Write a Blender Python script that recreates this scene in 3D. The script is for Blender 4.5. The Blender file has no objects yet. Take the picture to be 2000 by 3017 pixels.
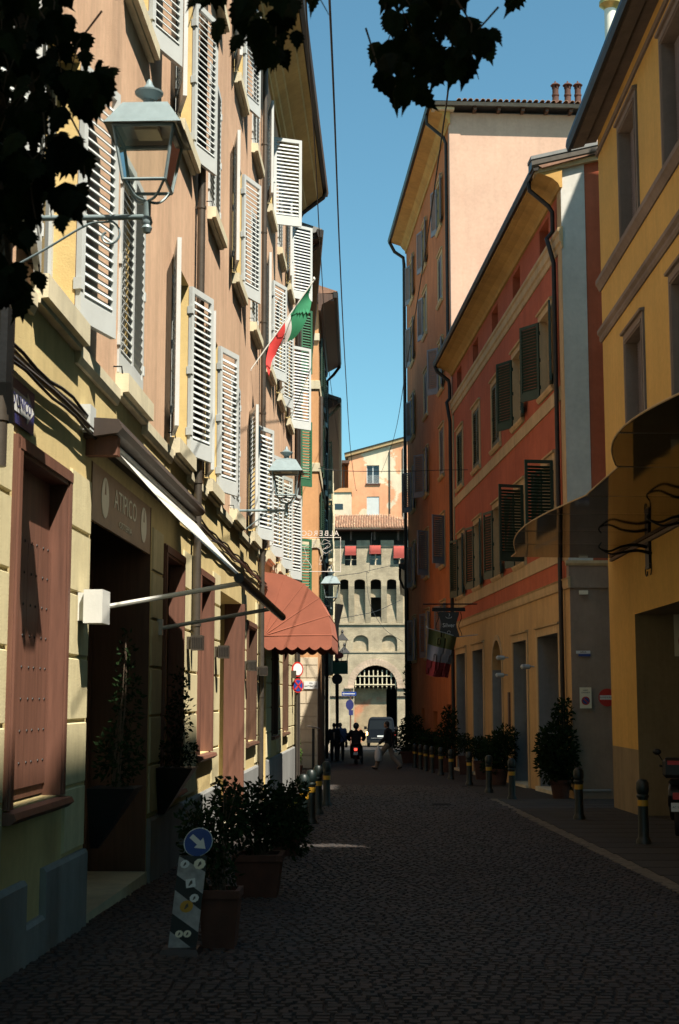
import bpy, bmesh, math, random
from mathutils import Vector, Matrix
from math import sin, cos, pi, radians, sqrt
random.seed(7)
S = bpy.context.scene
COL = S.collection

# ------------------------------------------------------------------ camera, sky, sun, exposure
CAM_Z = 1.7
cam_d = bpy.data.cameras.new('camera'); cam = bpy.data.objects.new('camera', cam_d); COL.objects.link(cam)
cam.location = (0, 0, CAM_Z); cam.rotation_euler = (radians(90 + 7.4983), 0, radians(1.8296))
cam_d.sensor_fit = 'VERTICAL'; cam_d.sensor_height = 36; cam_d.lens = 50
cam_d.clip_end = 600; cam_d.dof.use_dof = True; cam_d.dof.focus_distance = 24; cam_d.dof.aperture_fstop = 5.6
S.camera = cam
SUN = Vector((1.0, -1.22, 2.45)).normalized()
elev = math.asin(SUN.z); azim = math.atan2(SUN.x, SUN.y)
W = bpy.data.worlds.new('World'); S.world = W; W.use_nodes = True
nt = W.node_tree; bg = nt.nodes['Background']
sky = nt.nodes.new('ShaderNodeTexSky'); sky.sky_type = 'NISHITA'; sky.sun_disc = False
sky.sun_elevation = elev; sky.sun_rotation = azim; sky.air_density = 1.0; sky.dust_density = 0.4; sky.ozone_density = 2.2
tint = nt.nodes.new('ShaderNodeMix'); tint.data_type = 'RGBA'; tint.blend_type = 'MULTIPLY'; tint.inputs[0].default_value = 1; tint.inputs[7].default_value = (.71, 1.07, .95, 1)
nt.links.new(sky.outputs[0], tint.inputs[6]); nt.links.new(tint.outputs[2], bg.inputs[0]); bg.inputs[1].default_value = 0.085
sl = bpy.data.lights.new('sun', 'SUN'); sl.energy = 5.0; sl.angle = radians(.53); sl.color = (1, .93, .80)
so = bpy.data.objects.new('sun', sl); COL.objects.link(so); so.rotation_euler = (-SUN).to_track_quat('-Z', 'Y').to_euler()
S.view_settings.view_transform = 'Standard'; S.view_settings.look = 'None'
S.view_settings.exposure = 0.95; S.view_settings.gamma = 1
S.render.engine = 'CYCLES'
S.cycles.max_bounces = 6; S.cycles.diffuse_bounces = 1; S.cycles.glossy_bounces = 3; S.cycles.transparent_max_bounces = 8

# ------------------------------------------------------------------ surveying helpers (photo pixel + known plane -> place in the street)
FPX, PCX, PCY, HOR, VPX, SLOPE = 4190., 1000., 1508.5, 2060., 1135., .0166
_th = math.atan((HOR - PCY) / FPX)
_Z = Vector((0, -cos(_th), sin(_th)))
_Y = Vector(((VPX - PCX) / FPX, (HOR - PCY) / FPX, 1)).normalized()
_X = _Y.cross(_Z)
if _X.x < 0: _X = -_X
CAMP = Vector((0, 0, CAM_Z))
def ray(px, py):
    d = Vector(((px - PCX) / FPX, (py - PCY) / FPX, 1)); return Vector((d.dot(_X), d.dot(_Y), d.dot(_Z)))
def hit(px, py, p, n):
    d = ray(px, py); t = (Vector(p) - CAMP).dot(n) / d.dot(n); return CAMP + d * t
def gz(y): return -SLOPE * y
def on_ground(px, py): return hit(px, py, (0, 0, 0), Vector((0, SLOPE, 1)))
def at_y(px, py, y): return hit(px, py, (0, y, 0), Vector((0, 1, 0)))

class Fac:
    """a straight facade: u runs along the wall away from the camera, w out into the street, z up"""
    def __init__(s, p, ang, side):
        s.p = Vector((p[0], p[1], 0)); s.u = Vector((sin(ang), cos(ang), 0))
        s.n = Vector((cos(ang), -sin(ang), 0)) * side; s.side = side
    def pt(s, u, w, z): return s.p + s.u * u + s.n * w + Vector((0, 0, z))
    def at(s, px, py, w=0):
        q = hit(px, py, s.p + s.n * w, s.n) - s.p; return q.dot(s.u), q.z
class FacY(Fac):
    """a wall that faces the camera: u = world x, w towards the camera"""
    def __init__(s, y, x0=0):
        s.p = Vector((x0, y, 0)); s.u = Vector((1, 0, 0)); s.n = Vector((0, -1, 0)); s.side = 1

# ------------------------------------------------------------------ mesh building
class MB:
    def __init__(s): s.v = []; s.f = []
    def add(s, vs, fs):
        o = len(s.v); s.v += [tuple(v) for v in vs]; s.f += [tuple(o + i for i in f) for f in fs]; return s
    def poly(s, *vs): return s.add(vs, [range(len(vs))])
    def box8(s, c): return s.add(c, [(0, 1, 3, 2), (4, 6, 7, 5), (0, 4, 5, 1), (2, 3, 7, 6), (0, 2, 6, 4), (1, 5, 7, 3)])
    def box(s, x0, x1, y0, y1, z0, z1, M=None):
        c = [Vector((x, y, z)) for x in (x0, x1) for y in (y0, y1) for z in (z0, z1)]
        return s.box8([M @ v for v in c] if M else c)
    def fbox(s, F, u0, u1, w0, w1, z0, z1):
        return s.box8([F.pt(u, w, z) for u in (u0, u1) for w in (w0, w1) for z in (z0, z1)])
    def prof(s, F, pr, u0, u1, closed=True):
        n = len(pr); a = [F.pt(u0, w, z) for w, z in pr]; b = [F.pt(u1, w, z) for w, z in pr]
        fs = [(i, (i + 1) % n, n + (i + 1) % n, n + i) for i in range(n if closed else n - 1)]
        if closed: fs += [tuple(range(n))[::-1], tuple(range(n, 2 * n))]
        return s.add(a + b, fs)
    def prism(s, pts, d):
        n = len(pts); d = Vector(d); return s.add([Vector(p) for p in pts] + [Vector(p) + d for p in pts],
            [(i, (i + 1) % n, n + (i + 1) % n, n + i) for i in range(n)] + [tuple(range(n))[::-1], tuple(range(n, 2 * n))])
    def tube(s, pts, r, n=8, cap=True):
        pts = [Vector(p) for p in pts]; m = len(pts); rs = r if isinstance(r, (list, tuple)) else [r] * m
        o = len(s.v); up = None
        for i, p in enumerate(pts):
            t = (pts[min(i + 1, m - 1)] - pts[max(i - 1, 0)]).normalized()
            if up is None: up = Vector((0, 0, 1)) if abs(t.z) < .9 else Vector((1, 0, 0))
            a = t.cross(up).normalized(); b = a.cross(t); up = b
            s.v += [tuple(p + (a * cos(2 * pi * k / n) + b * sin(2 * pi * k / n)) * rs[i]) for k in range(n)]
        for i in range(m - 1):
            s.f += [(o + i * n + k, o + i * n + (k + 1) % n, o + (i + 1) * n + (k + 1) % n, o + (i + 1) * n + k) for k in range(n)]
        if cap: s.f += [tuple(o + k for k in range(n))[::-1], tuple(o + (m - 1) * n + k for k in range(n))]
        return s
    def lathe(s, pr, c=(0, 0, 0), n=16, M=None):
        o = len(s.v); c = Vector(c)
        for r, z in pr:
            for k in range(n):
                v = c + Vector((r * cos(2 * pi * k / n), r * sin(2 * pi * k / n), z)); s.v.append(tuple(M @ v if M else v))
        for i in range(len(pr) - 1):
            s.f += [(o + i * n + k, o + i * n + (k + 1) % n, o + (i + 1) * n + (k + 1) % n, o + (i + 1) * n + k) for k in range(n)]
        s.f += [tuple(o + k for k in range(n))[::-1], tuple(o + (len(pr) - 1) * n + k for k in range(n))]
        return s
    def frus(s, c, a, b, z0, z1):
        c = Vector(c); q = [(-1, -1), (1, -1), (1, 1), (-1, 1)]
        return s.add([c + Vector((x * a[0] / 2, y * a[1] / 2, z0)) for x, y in q] + [c + Vector((x * b[0] / 2, y * b[1] / 2, z1)) for x, y in q],
            [(3, 2, 1, 0), (4, 5, 6, 7)] + [(i, (i + 1) % 4, 4 + (i + 1) % 4, 4 + i) for i in range(4)])
    def mesh(s, name, mat=None, smooth=False, fix=True):
        me = bpy.data.meshes.new(name); me.from_pydata(s.v, [], s.f)
        if fix and len(s.f) < 60000:
            bm = bmesh.new(); bm.from_mesh(me); bmesh.ops.recalc_face_normals(bm, faces=bm.faces); bm.to_mesh(me); bm.free()
        if mat is not None: me.materials.append(mat)
        if smooth:
            me.polygons.foreach_set('use_smooth', [True] * len(me.polygons))
            try: me.set_sharp_from_angle(angle=radians(40))
            except Exception: pass
        me.update(); return me
    def build(s, name, mat, parent=None, smooth=False, fix=True, **k):
        return put(name, s.mesh(name, mat, smooth, fix), parent, **k)
def put(name, data, parent=None, M=None, label=None, cat=None, group=None, kind=None):
    o = bpy.data.objects.new(name, data); COL.objects.link(o)
    if parent is not None:
        o.parent = parent; o.matrix_parent_inverse = wm(parent).inverted()
    if M is not None: o.matrix_basis = M
    WM[o.name] = M.copy() if M is not None else Matrix()
    return tag(o, label, cat, group, kind)
WM = {}
def wm(o): return WM.get(o.name, Matrix())
def tag(o, label=None, cat=None, group=None, kind=None):
    if label: o['label'] = label
    if cat: o['category'] = cat
    if group: o['group'] = group
    if kind: o['kind'] = kind
    return o
def thing(name, loc, label=None, cat=None, group=None, kind=None):
    o = bpy.data.objects.new(name, None); o.empty_display_size = .2; COL.objects.link(o); o.location = loc
    WM[o.name] = Matrix.Translation(Vector(loc)); return tag(o, label, cat, group, kind)
def frame3(o, x, y, z):
    M = Matrix((x, y, z)).transposed().to_4x4(); M.translation = o; return M

# ------------------------------------------------------------------ materials
MATS = {}
def newmat(name):
    m = bpy.data.materials.new(name); m.use_nodes = True; MATS[name] = m
    return m, m.node_tree.nodes, m.node_tree.links, m.node_tree.nodes['Principled BSDF']
def plain(name, col, rough=.6, metal=0., var=.12, scale=6., bump=0.05, bscale=40., coord='Object', spec=None, trans=0., sub=None):
    m, N, L, b = newmat(name)
    tc = N.new('ShaderNodeTexCoord'); no = N.new('ShaderNodeTexNoise'); no.inputs['Scale'].default_value = scale; no.inputs['Detail'].default_value = 6
    L.new(tc.outputs[coord], no.inputs['Vector'])
    cr = N.new('ShaderNodeValToRGB'); cr.color_ramp.elements[0].position = .3; cr.color_ramp.elements[1].position = .7
    cr.color_ramp.elements[0].color = tuple(c * (1 - var) for c in col) + (1,); cr.color_ramp.elements[1].color = tuple(min(1, c * (1 + var)) for c in col) + (1,)
    L.new(no.outputs['Fac'], cr.inputs[0]); L.new(cr.outputs[0], b.inputs['Base Color'])
    b.inputs['Roughness'].default_value = rough; b.inputs['Metallic'].default_value = metal
    if spec is not None: b.inputs['Specular IOR Level'].default_value = spec
    if bump:
        n2 = N.new('ShaderNodeTexNoise'); n2.inputs['Scale'].default_value = bscale; L.new(tc.outputs[coord], n2.inputs['Vector'])
        bp = N.new('ShaderNodeBump'); bp.inputs['Strength'].default_value = bump; bp.inputs['Distance'].default_value = .02
        L.new(n2.outputs['Fac'], bp.inputs['Height']); L.new(bp.outputs[0], b.inputs['Normal'])
    return m
def stucco(name, col, col2=None, rough=.92, streak=.16, patch=.14, bump=.25, bscale=60., stain=None):
    """painted lime plaster: broad tonal patches, vertical rain streaks, fine sandy relief"""
    m, N, L, b = newmat(name); tc = N.new('ShaderNodeTexCoord')
    def noise(sc, det=5, vec=None, rgh=.55):
        n = N.new('ShaderNodeTexNoise'); n.inputs['Scale'].default_value = sc; n.inputs['Detail'].default_value = det; n.inputs['Roughness'].default_value = rgh
        L.new(vec or tc.outputs['Object'], n.inputs['Vector']); return n.outputs['Fac']
    def rng(v, a, b_, lo, hi):
        r = N.new('ShaderNodeMapRange'); r.inputs[1].default_value = a; r.inputs[2].default_value = b_; r.inputs[3].default_value = lo; r.inputs[4].default_value = hi
        L.new(v, r.inputs[0]); return r.outputs[0]
    def mul(a, b_):
        x = N.new('ShaderNodeMath'); x.operation = 'MULTIPLY'; L.new(a, x.inputs[0]); L.new(b_, x.inputs[1]); return x.outputs[0]
    mp = N.new('ShaderNodeMapping'); mp.inputs['Scale'].default_value = (2.2, 2.2, .16); L.new(tc.outputs['Object'], mp.inputs[0])
    f = mul(rng(noise(.55, 6), .32, .68, 1 - patch, 1 + patch), rng(noise(1.3, 7, mp.outputs[0], .7), .4, .75, 1 + streak * .4, 1 - streak))
    f = mul(f, rng(noise(9, 4), .3, .7, .95, 1.05))
    mx = N.new('ShaderNodeMix'); mx.data_type = 'RGBA'; mx.inputs[6].default_value = tuple(col) + (1,); mx.inputs[7].default_value = tuple(col2 or [c * .9 for c in col]) + (1,)
    L.new(rng(noise(.9, 8, None, .65), .45, .62, 0, 1), mx.inputs[0])
    c = mx.outputs[2]
    if stain:
        m2 = N.new('ShaderNodeMix'); m2.data_type = 'RGBA'; m2.inputs[7].default_value = tuple(stain[0]) + (1,)
        L.new(c, m2.inputs[6]); L.new(rng(noise(stain[1], 9, None, .6), stain[2], stain[2] + .02, 0, 1), m2.inputs[0]); c = m2.outputs[2]
    vm = N.new('ShaderNodeVectorMath'); vm.operation = 'SCALE'; L.new(c, vm.inputs[0]); L.new(f, vm.inputs['Scale'])
    L.new(vm.outputs[0], b.inputs['Base Color']); b.inputs['Roughness'].default_value = rough; b.inputs['Specular IOR Level'].default_value = .25
    bp = N.new('ShaderNodeBump'); bp.inputs['Strength'].default_value = bump; bp.inputs['Distance'].default_value = .012
    L.new(noise(bscale, 3), bp.inputs['Height']); L.new(bp.outputs[0], b.inputs['Normal'])
    return m
def wood(name, col, rough=.6, var=.3, axis=2, sc=14.):
    m, N, L, b = newmat(name); tc = N.new('ShaderNodeTexCoord'); mp = N.new('ShaderNodeMapping')
    s = [sc, sc, sc]; s[axis] = sc * .06; mp.inputs['Scale'].default_value = s; L.new(tc.outputs['Object'], mp.inputs[0])
    no = N.new('ShaderNodeTexNoise'); no.inputs['Scale'].default_value = 1.5; no.inputs['Detail'].default_value = 8; no.inputs['Roughness'].default_value = .65; L.new(mp.outputs[0], no.inputs['Vector'])
    cr = N.new('ShaderNodeValToRGB'); cr.color_ramp.elements[0].position = .3; cr.color_ramp.elements[1].position = .72
    cr.color_ramp.elements[0].color = tuple(c * (1 - var) for c in col) + (1,); cr.color_ramp.elements[1].color = tuple(c * (1 + var) for c in col) + (1,)
    L.new(no.outputs['Fac'], cr.inputs[0]); L.new(cr.outputs[0], b.inputs['Base Color']); b.inputs['Roughness'].default_value = rough
    bp = N.new('ShaderNodeBump'); bp.inputs['Strength'].default_value = .2; bp.inputs['Distance'].default_value = .006; L.new(no.outputs['Fac'], bp.inputs['Height']); L.new(bp.outputs[0], b.inputs['Normal'])
    return m
def perobj(name, cols, rough=.85, bump=.3, bscale=50, scale=3.):
    """stone or leaf colours that differ from piece to piece (per mesh island) with grain on top"""
    m, N, L, b = newmat(name); g = N.new('ShaderNodeNewGeometry'); oi = N.new('ShaderNodeObjectInfo'); tc = N.new('ShaderNodeTexCoord')
    ad = N.new('ShaderNodeMath'); ad.operation = 'ADD'; L.new(g.outputs['Random Per Island'], ad.inputs[0]); L.new(oi.outputs['Random'], ad.inputs[1])
    fr = N.new('ShaderNodeMath'); fr.operation = 'FRACT'; L.new(ad.outputs[0], fr.inputs[0])
    cr = N.new('ShaderNodeValToRGB'); e = cr.color_ramp.elements
    for i, c in enumerate(cols):
        k = e[i] if i < 2 else e.new(1)
        k.position = i / (len(cols) - 1); k.color = tuple(c) + (1,)
    L.new(fr.outputs[0], cr.inputs[0])
    no = N.new('ShaderNodeTexNoise'); no.inputs['Scale'].default_value = scale; no.inputs['Detail'].default_value = 8; L.new(tc.outputs['Object'], no.inputs['Vector'])
    mr = N.new('ShaderNodeMapRange'); mr.inputs[1].default_value = .3; mr.inputs[2].default_value = .7; mr.inputs[3].default_value = .75; mr.inputs[4].default_value = 1.2; L.new(no.outputs['Fac'], mr.inputs[0])
    vm = N.new('ShaderNodeVectorMath'); vm.operation = 'SCALE'; L.new(cr.outputs[0], vm.inputs[0]); L.new(mr.outputs[0], vm.inputs['Scale'])
    L.new(vm.outputs[0], b.inputs['Base Color']); b.inputs['Roughness'].default_value = rough
    if bump:
        n2 = N.new('ShaderNodeTexNoise'); n2.inputs['Scale'].default_value = bscale; L.new(tc.outputs['Object'], n2.inputs['Vector'])
        bp = N.new('ShaderNodeBump'); bp.inputs['Strength'].default_value = bump; bp.inputs['Distance'].default_value = .01; L.new(n2.outputs['Fac'], bp.inputs['Height']); L.new(bp.outputs[0], b.inputs['Normal'])
    return m
def leafmat(name, cols, trans=.25):
    m = perobj(name, cols, rough=.5, bump=0, scale=8.); b = m.node_tree.nodes['Principled BSDF']; b.inputs['Specular IOR Level'].default_value = .08; b.inputs['Roughness'].default_value = .7
    try: b.inputs['Transmission Weight'].default_value = 0.
    except KeyError: pass
    N, L = m.node_tree.nodes, m.node_tree.links; out = [n for n in N if n.type == 'OUTPUT_MATERIAL'][0]
    t = N.new('ShaderNodeBsdfTranslucent'); src = b.inputs['Base Color'].links[0].from_socket; L.new(src, t.inputs[0])
    mx = N.new('ShaderNodeMixShader'); mx.inputs[0].default_value = trans; L.new(b.outputs[0], mx.inputs[1]); L.new(t.outputs[0], mx.inputs[2]); L.new(mx.outputs[0], out.inputs[0])
    return m
def glassy(name, col=(.02, .025, .03), rough=.08):
    m, N, L, b = newmat(name); b.inputs['Base Color'].default_value = tuple(col) + (1,); b.inputs['Roughness'].default_value = rough; b.inputs['Specular IOR Level'].default_value = .8; return m
def tinted(name, col, rough=.05):
    m, N, L, b = newmat(name); out = [n for n in N if n.type == 'OUTPUT_MATERIAL'][0]
    t = N.new('ShaderNodeBsdfTransparent'); t.inputs[0].default_value = tuple(col) + (1,); g = N.new('ShaderNodeBsdfGlossy'); g.inputs['Roughness'].default_value = rough; g.inputs[0].default_value = (.9, .85, .8, 1)
    fr = N.new('ShaderNodeFresnel'); fr.inputs[0].default_value = 1.35; mx = N.new('ShaderNodeMixShader'); L.new(fr.outputs[0], mx.inputs[0]); L.new(t.outputs[0], mx.inputs[1]); L.new(g.outputs[0], mx.inputs[2]); L.new(mx.outputs[0], out.inputs[0]); return m
def emit(name, col, st):
    m, N, L, b = newmat(name); b.inputs['Emission Color'].default_value = tuple(col) + (1,); b.inputs['Emission Strength'].default_value = st; b.inputs['Base Color'].default_value = tuple(col) + (1,); return m
def brickmat(name, c1, c2, mort, bw=.28, bh=.07, stain=None):
    m, N, L, b = newmat(name); tc = N.new('ShaderNodeTexCoord'); mp = N.new('ShaderNodeMapping'); mp.inputs['Rotation'].default_value = (radians(90), 0, 0); L.new(tc.outputs['Object'], mp.inputs[0])
    br = N.new('ShaderNodeTexBrick'); br.inputs['Scale'].default_value = 1; br.inputs['Brick Width'].default_value = bw; br.inputs['Row Height'].default_value = bh; br.inputs['Mortar Size'].default_value = .012
    br.inputs['Color1'].default_value = tuple(c1) + (1,); br.inputs['Color2'].default_value = tuple(c2) + (1,); br.inputs['Mortar'].default_value = tuple(mort) + (1,); L.new(mp.outputs[0], br.inputs['Vector'])
    no = N.new('ShaderNodeTexNoise'); no.inputs['Scale'].default_value = .8; no.inputs['Detail'].default_value = 9; no.inputs['Roughness'].default_value = .7; L.new(tc.outputs['Object'], no.inputs['Vector'])
    mr = N.new('ShaderNodeMapRange'); mr.inputs[1].default_value = .3; mr.inputs[2].default_value = .7; mr.inputs[3].default_value = .62; mr.inputs[4].default_value = 1.25; L.new(no.outputs['Fac'], mr.inputs[0])
    c = br.outputs['Color']
    if stain:
        n2 = N.new('ShaderNodeTexNoise'); n2.inputs['Scale'].default_value = stain[1]; n2.inputs['Detail'].default_value = 8; L.new(tc.outputs['Object'], n2.inputs['Vector'])
        r2 = N.new('ShaderNodeMapRange'); r2.inputs[1].default_value = stain[2]; r2.inputs[2].default_value = stain[2] + .08; L.new(n2.outputs['Fac'], r2.inputs[0])
        mx = N.new('ShaderNodeMix'); mx.data_type = 'RGBA'; L.new(r2.outputs[0], mx.inputs[0]); L.new(c, mx.inputs[6]); mx.inputs[7].default_value = tuple(stain[0]) + (1,); c = mx.outputs[2]
    vm = N.new('ShaderNodeVectorMath'); vm.operation = 'SCALE'; L.new(c, vm.inputs[0]); L.new(mr.outputs[0], vm.inputs['Scale']); L.new(vm.outputs[0], b.inputs['Base Color'])
    b.inputs['Roughness'].default_value = .95; bp = N.new('ShaderNodeBump'); bp.inputs['Strength'].default_value = .6; bp.inputs['Distance'].default_value = .02; L.new(br.outputs['Fac'], bp.inputs['Height']); bp.invert = True; L.new(bp.outputs[0], b.inputs['Normal'])
    return m

m_pink = stucco('pink_stucco', (.65, .425, .28), (.61, .39, .255), streak=.2, patch=.11, bump=.35)
m_block = stucco('cream_block_stucco', (.64, .55, .33), (.60, .51, .30), streak=.2, patch=.1)
m_cream = stucco('cream_stucco', (.64, .50, .24), (.60, .46, .22), streak=.14, patch=.1)
m_jamb = stucco('yellow_jamb', (.68, .50, .22), streak=.06, patch=.05)
m_course = stucco('pale_stone', (.68, .60, .42), streak=.18, patch=.12)
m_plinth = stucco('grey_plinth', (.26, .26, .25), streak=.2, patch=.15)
m_white = plain('grey_white_paint', (.53, .55, .535), .55, var=.06, scale=3, bump=.08, bscale=90)
m_sofA = stucco('ochre_soffit', (.52, .36, .14), streak=.1)
m_red = stucco('red_stucco', (.50, .125, .06), (.46, .112, .052), streak=.15, patch=.1)
m_redc = stucco('ochre_ground_floor', (.58, .36, .155), (.54, .33, .14), streak=.15, patch=.1)
m_trimR = stucco('beige_trim', (.58, .40, .21), streak=.2, patch=.1)
m_sofR = stucco('ochre_cove', (.55, .32, .10), streak=.15, patch=.1)
m_wpil = stucco('white_pilaster', (.62, .59, .53), streak=.06, patch=.05)
m_tall = stucco('terracotta_stucco', (.54, .175, .06), (.49, .155, .052), streak=.2, patch=.12)
m_gable = stucco('salmon_gable', (.57, .37, .27), (.55, .35, .255), streak=.08, patch=.06)
m_yel = stucco('ochre_yellow_stucco', (.70, .43, .115), (.67, .41, .11), streak=.1, patch=.06)
m_trimY = stucco('brown_grey_trim', (.26, .20, .155), streak=.15)
m_dado = stucco('drab_dado', (.30, .23, .13), streak=.2)
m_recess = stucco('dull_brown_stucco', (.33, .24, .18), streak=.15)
m_orange = stucco('orange_stucco', (.62, .33, .155), (.59, .31, .145), streak=.12, patch=.08)
m_far = stucco('peeling_orange', (.68, .34, .19), (.64, .31, .17), stain=((.66, .56, .40), .30, .50), streak=.12)
m_farcream = stucco('far_cream', (.66, .55, .40), streak=.12)
m_tower = brickmat('tower_brick', (.43, .345, .225), (.50, .41, .275), (.38, .32, .225), stain=((.30, .25, .17), .45, .60))
m_vous = brickmat('arch_brick', (.52, .36, .25), (.58, .42, .30), (.5, .42, .32), .12, .12)
m_backwall = brickmat('passage_wall', (.38, .27, .155), (.42, .31, .18), (.36, .3, .2), stain=((.50, .22, .12), .5, .58))
m_green = plain('dark_green_paint', (.014, .042, .026), .45, var=.2, scale=4)
m_mauve = plain('grey_mauve_paint', (.24, .21, .215), .6, var=.1, scale=4)
m_green2 = plain('bottle_green_paint', (.03, .12, .06), .5, var=.12)
m_iron = plain('wrought_iron', (.012, .013, .014), .5, .6, var=.2)
m_pipe = plain('brown_metal_pipe', (.10, .085, .07), .45, .6, var=.15)
m_dpipe = plain('dark_gutter', (.035, .03, .026), .5, .5, var=.2)
m_lamp = plain('grey_green_enamel', (.20, .26, .275), .45, .1, var=.1, scale=12)
m_lampd = plain('lamp_inside', (.42, .40, .33), .5, var=.1)
m_brown = wood('brown_wood', (.155, .068, .044), .55)
m_dwood = wood('dark_wood', (.10, .05, .03), .55)
m_barrel = wood('oak_barrel', (.36, .17, .055), .5)
m_sign = plain('sign_board_brown', (.33, .20, .10), .5)
m_signc = plain('sign_cream', (.84, .78, .60), .5, var=.05)
m_black = plain('black_paint', (.008, .008, .009), .45, var=.2)
m_dark = plain('dark_interior', (.03, .024, .018), .9, var=.2)
m_glass = glassy('window_glass')
m_lglass = tinted('lantern_glass', (.93, .95, .93))
m_cglass = tinted('smoked_canopy_glass', (.27, .18, .11))
m_tile = perobj('clay_tiles', [(.40, .20, .11), (.50, .28, .17), (.32, .18, .11), (.56, .36, .22)], bump=.2)
m_roof = plain('roof_clay', (.26, .14, .09), .9, var=.25)
m_terra = plain('terracotta_pot', (.08, .032, .02), .85, var=.2, bump=.15)
m_canvas = plain('brick_red_canvas', (.36, .115, .07), .9, var=.08, scale=3, bump=.15, bscale=300)
m_blind = plain('red_blind', (.34, .06, .045), .9, var=.1)
m_cassette = plain('awning_cassette', (.045, .030, .022), .6, var=.2)
m_bar = plain('white_bar', (.68, .67, .62), .4, var=.06)
m_awn = plain('awning_cloth', (.70, .68, .60), .9, var=.06, scale=3, bump=.1, bscale=200)
def _tl(m, f):
    N, L = m.node_tree.nodes, m.node_tree.links; b = N['Principled BSDF']; out = [n for n in N if n.type == 'OUTPUT_MATERIAL'][0]; t = N.new('ShaderNodeBsdfTranslucent'); L.new(b.inputs['Base Color'].links[0].from_socket, t.inputs[0]); mx = N.new('ShaderNodeMixShader'); mx.inputs[0].default_value = f; L.new(b.outputs[0], mx.inputs[1]); L.new(t.outputs[0], mx.inputs[2]); L.new(mx.outputs[0], out.inputs[0])
_tl(m_awn, .16)
m_bluesign = plain('sign_blue', (.02, .055, .26), .4, var=.05)
m_navy = plain('sign_navy', (.03, .035, .14), .4)
m_dirty = plain('dirty_white', (.36, .35, .34), .6, var=.25, scale=18)
m_wsign = plain('sign_white', (.72, .72, .70), .4, var=.04)
m_rsign = plain('sign_red', (.48, .03, .025), .4, var=.05)
m_bollard = plain('bollard_green', (.006, .014, .013), .45, var=.2)
m_yband = plain('bollard_yellow', (.50, .26, .02), .5, var=.1)
m_granite = plain('granite', (.40, .40, .38), .7, var=.2, scale=40, bump=.2)
m_brass = plain('brass', (.55, .36, .10), .3, 1., var=.1)
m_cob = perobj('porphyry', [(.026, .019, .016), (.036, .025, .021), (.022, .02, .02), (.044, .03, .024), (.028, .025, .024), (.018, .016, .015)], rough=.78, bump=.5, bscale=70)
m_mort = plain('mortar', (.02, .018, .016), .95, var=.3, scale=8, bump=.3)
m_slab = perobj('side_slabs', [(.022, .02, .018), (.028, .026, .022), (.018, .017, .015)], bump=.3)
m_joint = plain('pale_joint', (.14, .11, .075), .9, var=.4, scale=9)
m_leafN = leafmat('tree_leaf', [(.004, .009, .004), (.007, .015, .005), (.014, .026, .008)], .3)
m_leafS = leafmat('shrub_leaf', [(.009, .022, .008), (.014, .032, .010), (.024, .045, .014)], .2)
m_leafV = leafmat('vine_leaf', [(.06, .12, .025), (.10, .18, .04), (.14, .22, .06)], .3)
m_bark = plain('bark', (.08, .055, .035), .95, var=.3, scale=20, bump=.6)
m_flower = plain('yellow_petals', (.65, .42, .03), .6)
m_fgreen = plain('flag_green', (.015, .17, .075), .85, var=.06); m_fwhite = plain('flag_white', (.68, .68, .66), .85, var=.04); m_fred = plain('flag_red', (.62, .045, .04), .85, var=.06)
m_folive = plain('flag_faded_green', (.25, .22, .07), .85, var=.08); m_fpink = plain('flag_faded_white', (.66, .52, .51), .85, var=.06); m_fred2 = plain('flag_faded_red', (.60, .07, .065), .85, var=.06)
m_neon = plain('unlit_neon_tube', (.74, .66, .60), .35, var=.05)
m_cream2 = plain('cream_flue', (.78, .74, .62), .5, var=.05)
m_gold = plain('flue_cap', (.50, .40, .14), .4, .5)
m_skin = plain('skin', (.36, .20, .13), .6, var=.05)
m_rub = plain('rubber', (.012, .012, .012), .8)
m_cable = plain('cable', (.008, .008, .009), .7)

# ------------------------------------------------------------------ generic builders
def wall(mb, F, u0, u1, z0, z1, holes=(), depth=.3):
    us = sorted({u0, u1} | {min(max(h[k], u0), u1) for h in holes for k in (0, 1)}); zs = sorted({z0, z1} | {min(max(h[k], z0), z1) for h in holes for k in (2, 3)})
    for a, b in zip(us, us[1:]):
        for c, d in zip(zs, zs[1:]):
            um, zm = (a + b) / 2, (c + d) / 2
            if any(h[0] < um < h[1] and h[2] < zm < h[3] for h in holes): continue
            mb.poly(F.pt(a, 0, c), F.pt(b, 0, c), F.pt(b, 0, d), F.pt(a, 0, d))
    return mb
def reveal(mb, F, h, d=.3, bottom=True):
    a, b, c, e = h[:4]; P = F.pt
    mb.poly(P(a, 0, c), P(a, -d, c), P(a, -d, e), P(a, 0, e)); mb.poly(P(b, 0, c), P(b, -d, c), P(b, -d, e), P(b, 0, e)); mb.poly(P(a, 0, e), P(a, -d, e), P(b, -d, e), P(b, 0, e))
    if bottom: mb.poly(P(a, 0, c), P(a, -d, c), P(b, -d, c), P(b, 0, c))
    return mb
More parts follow.
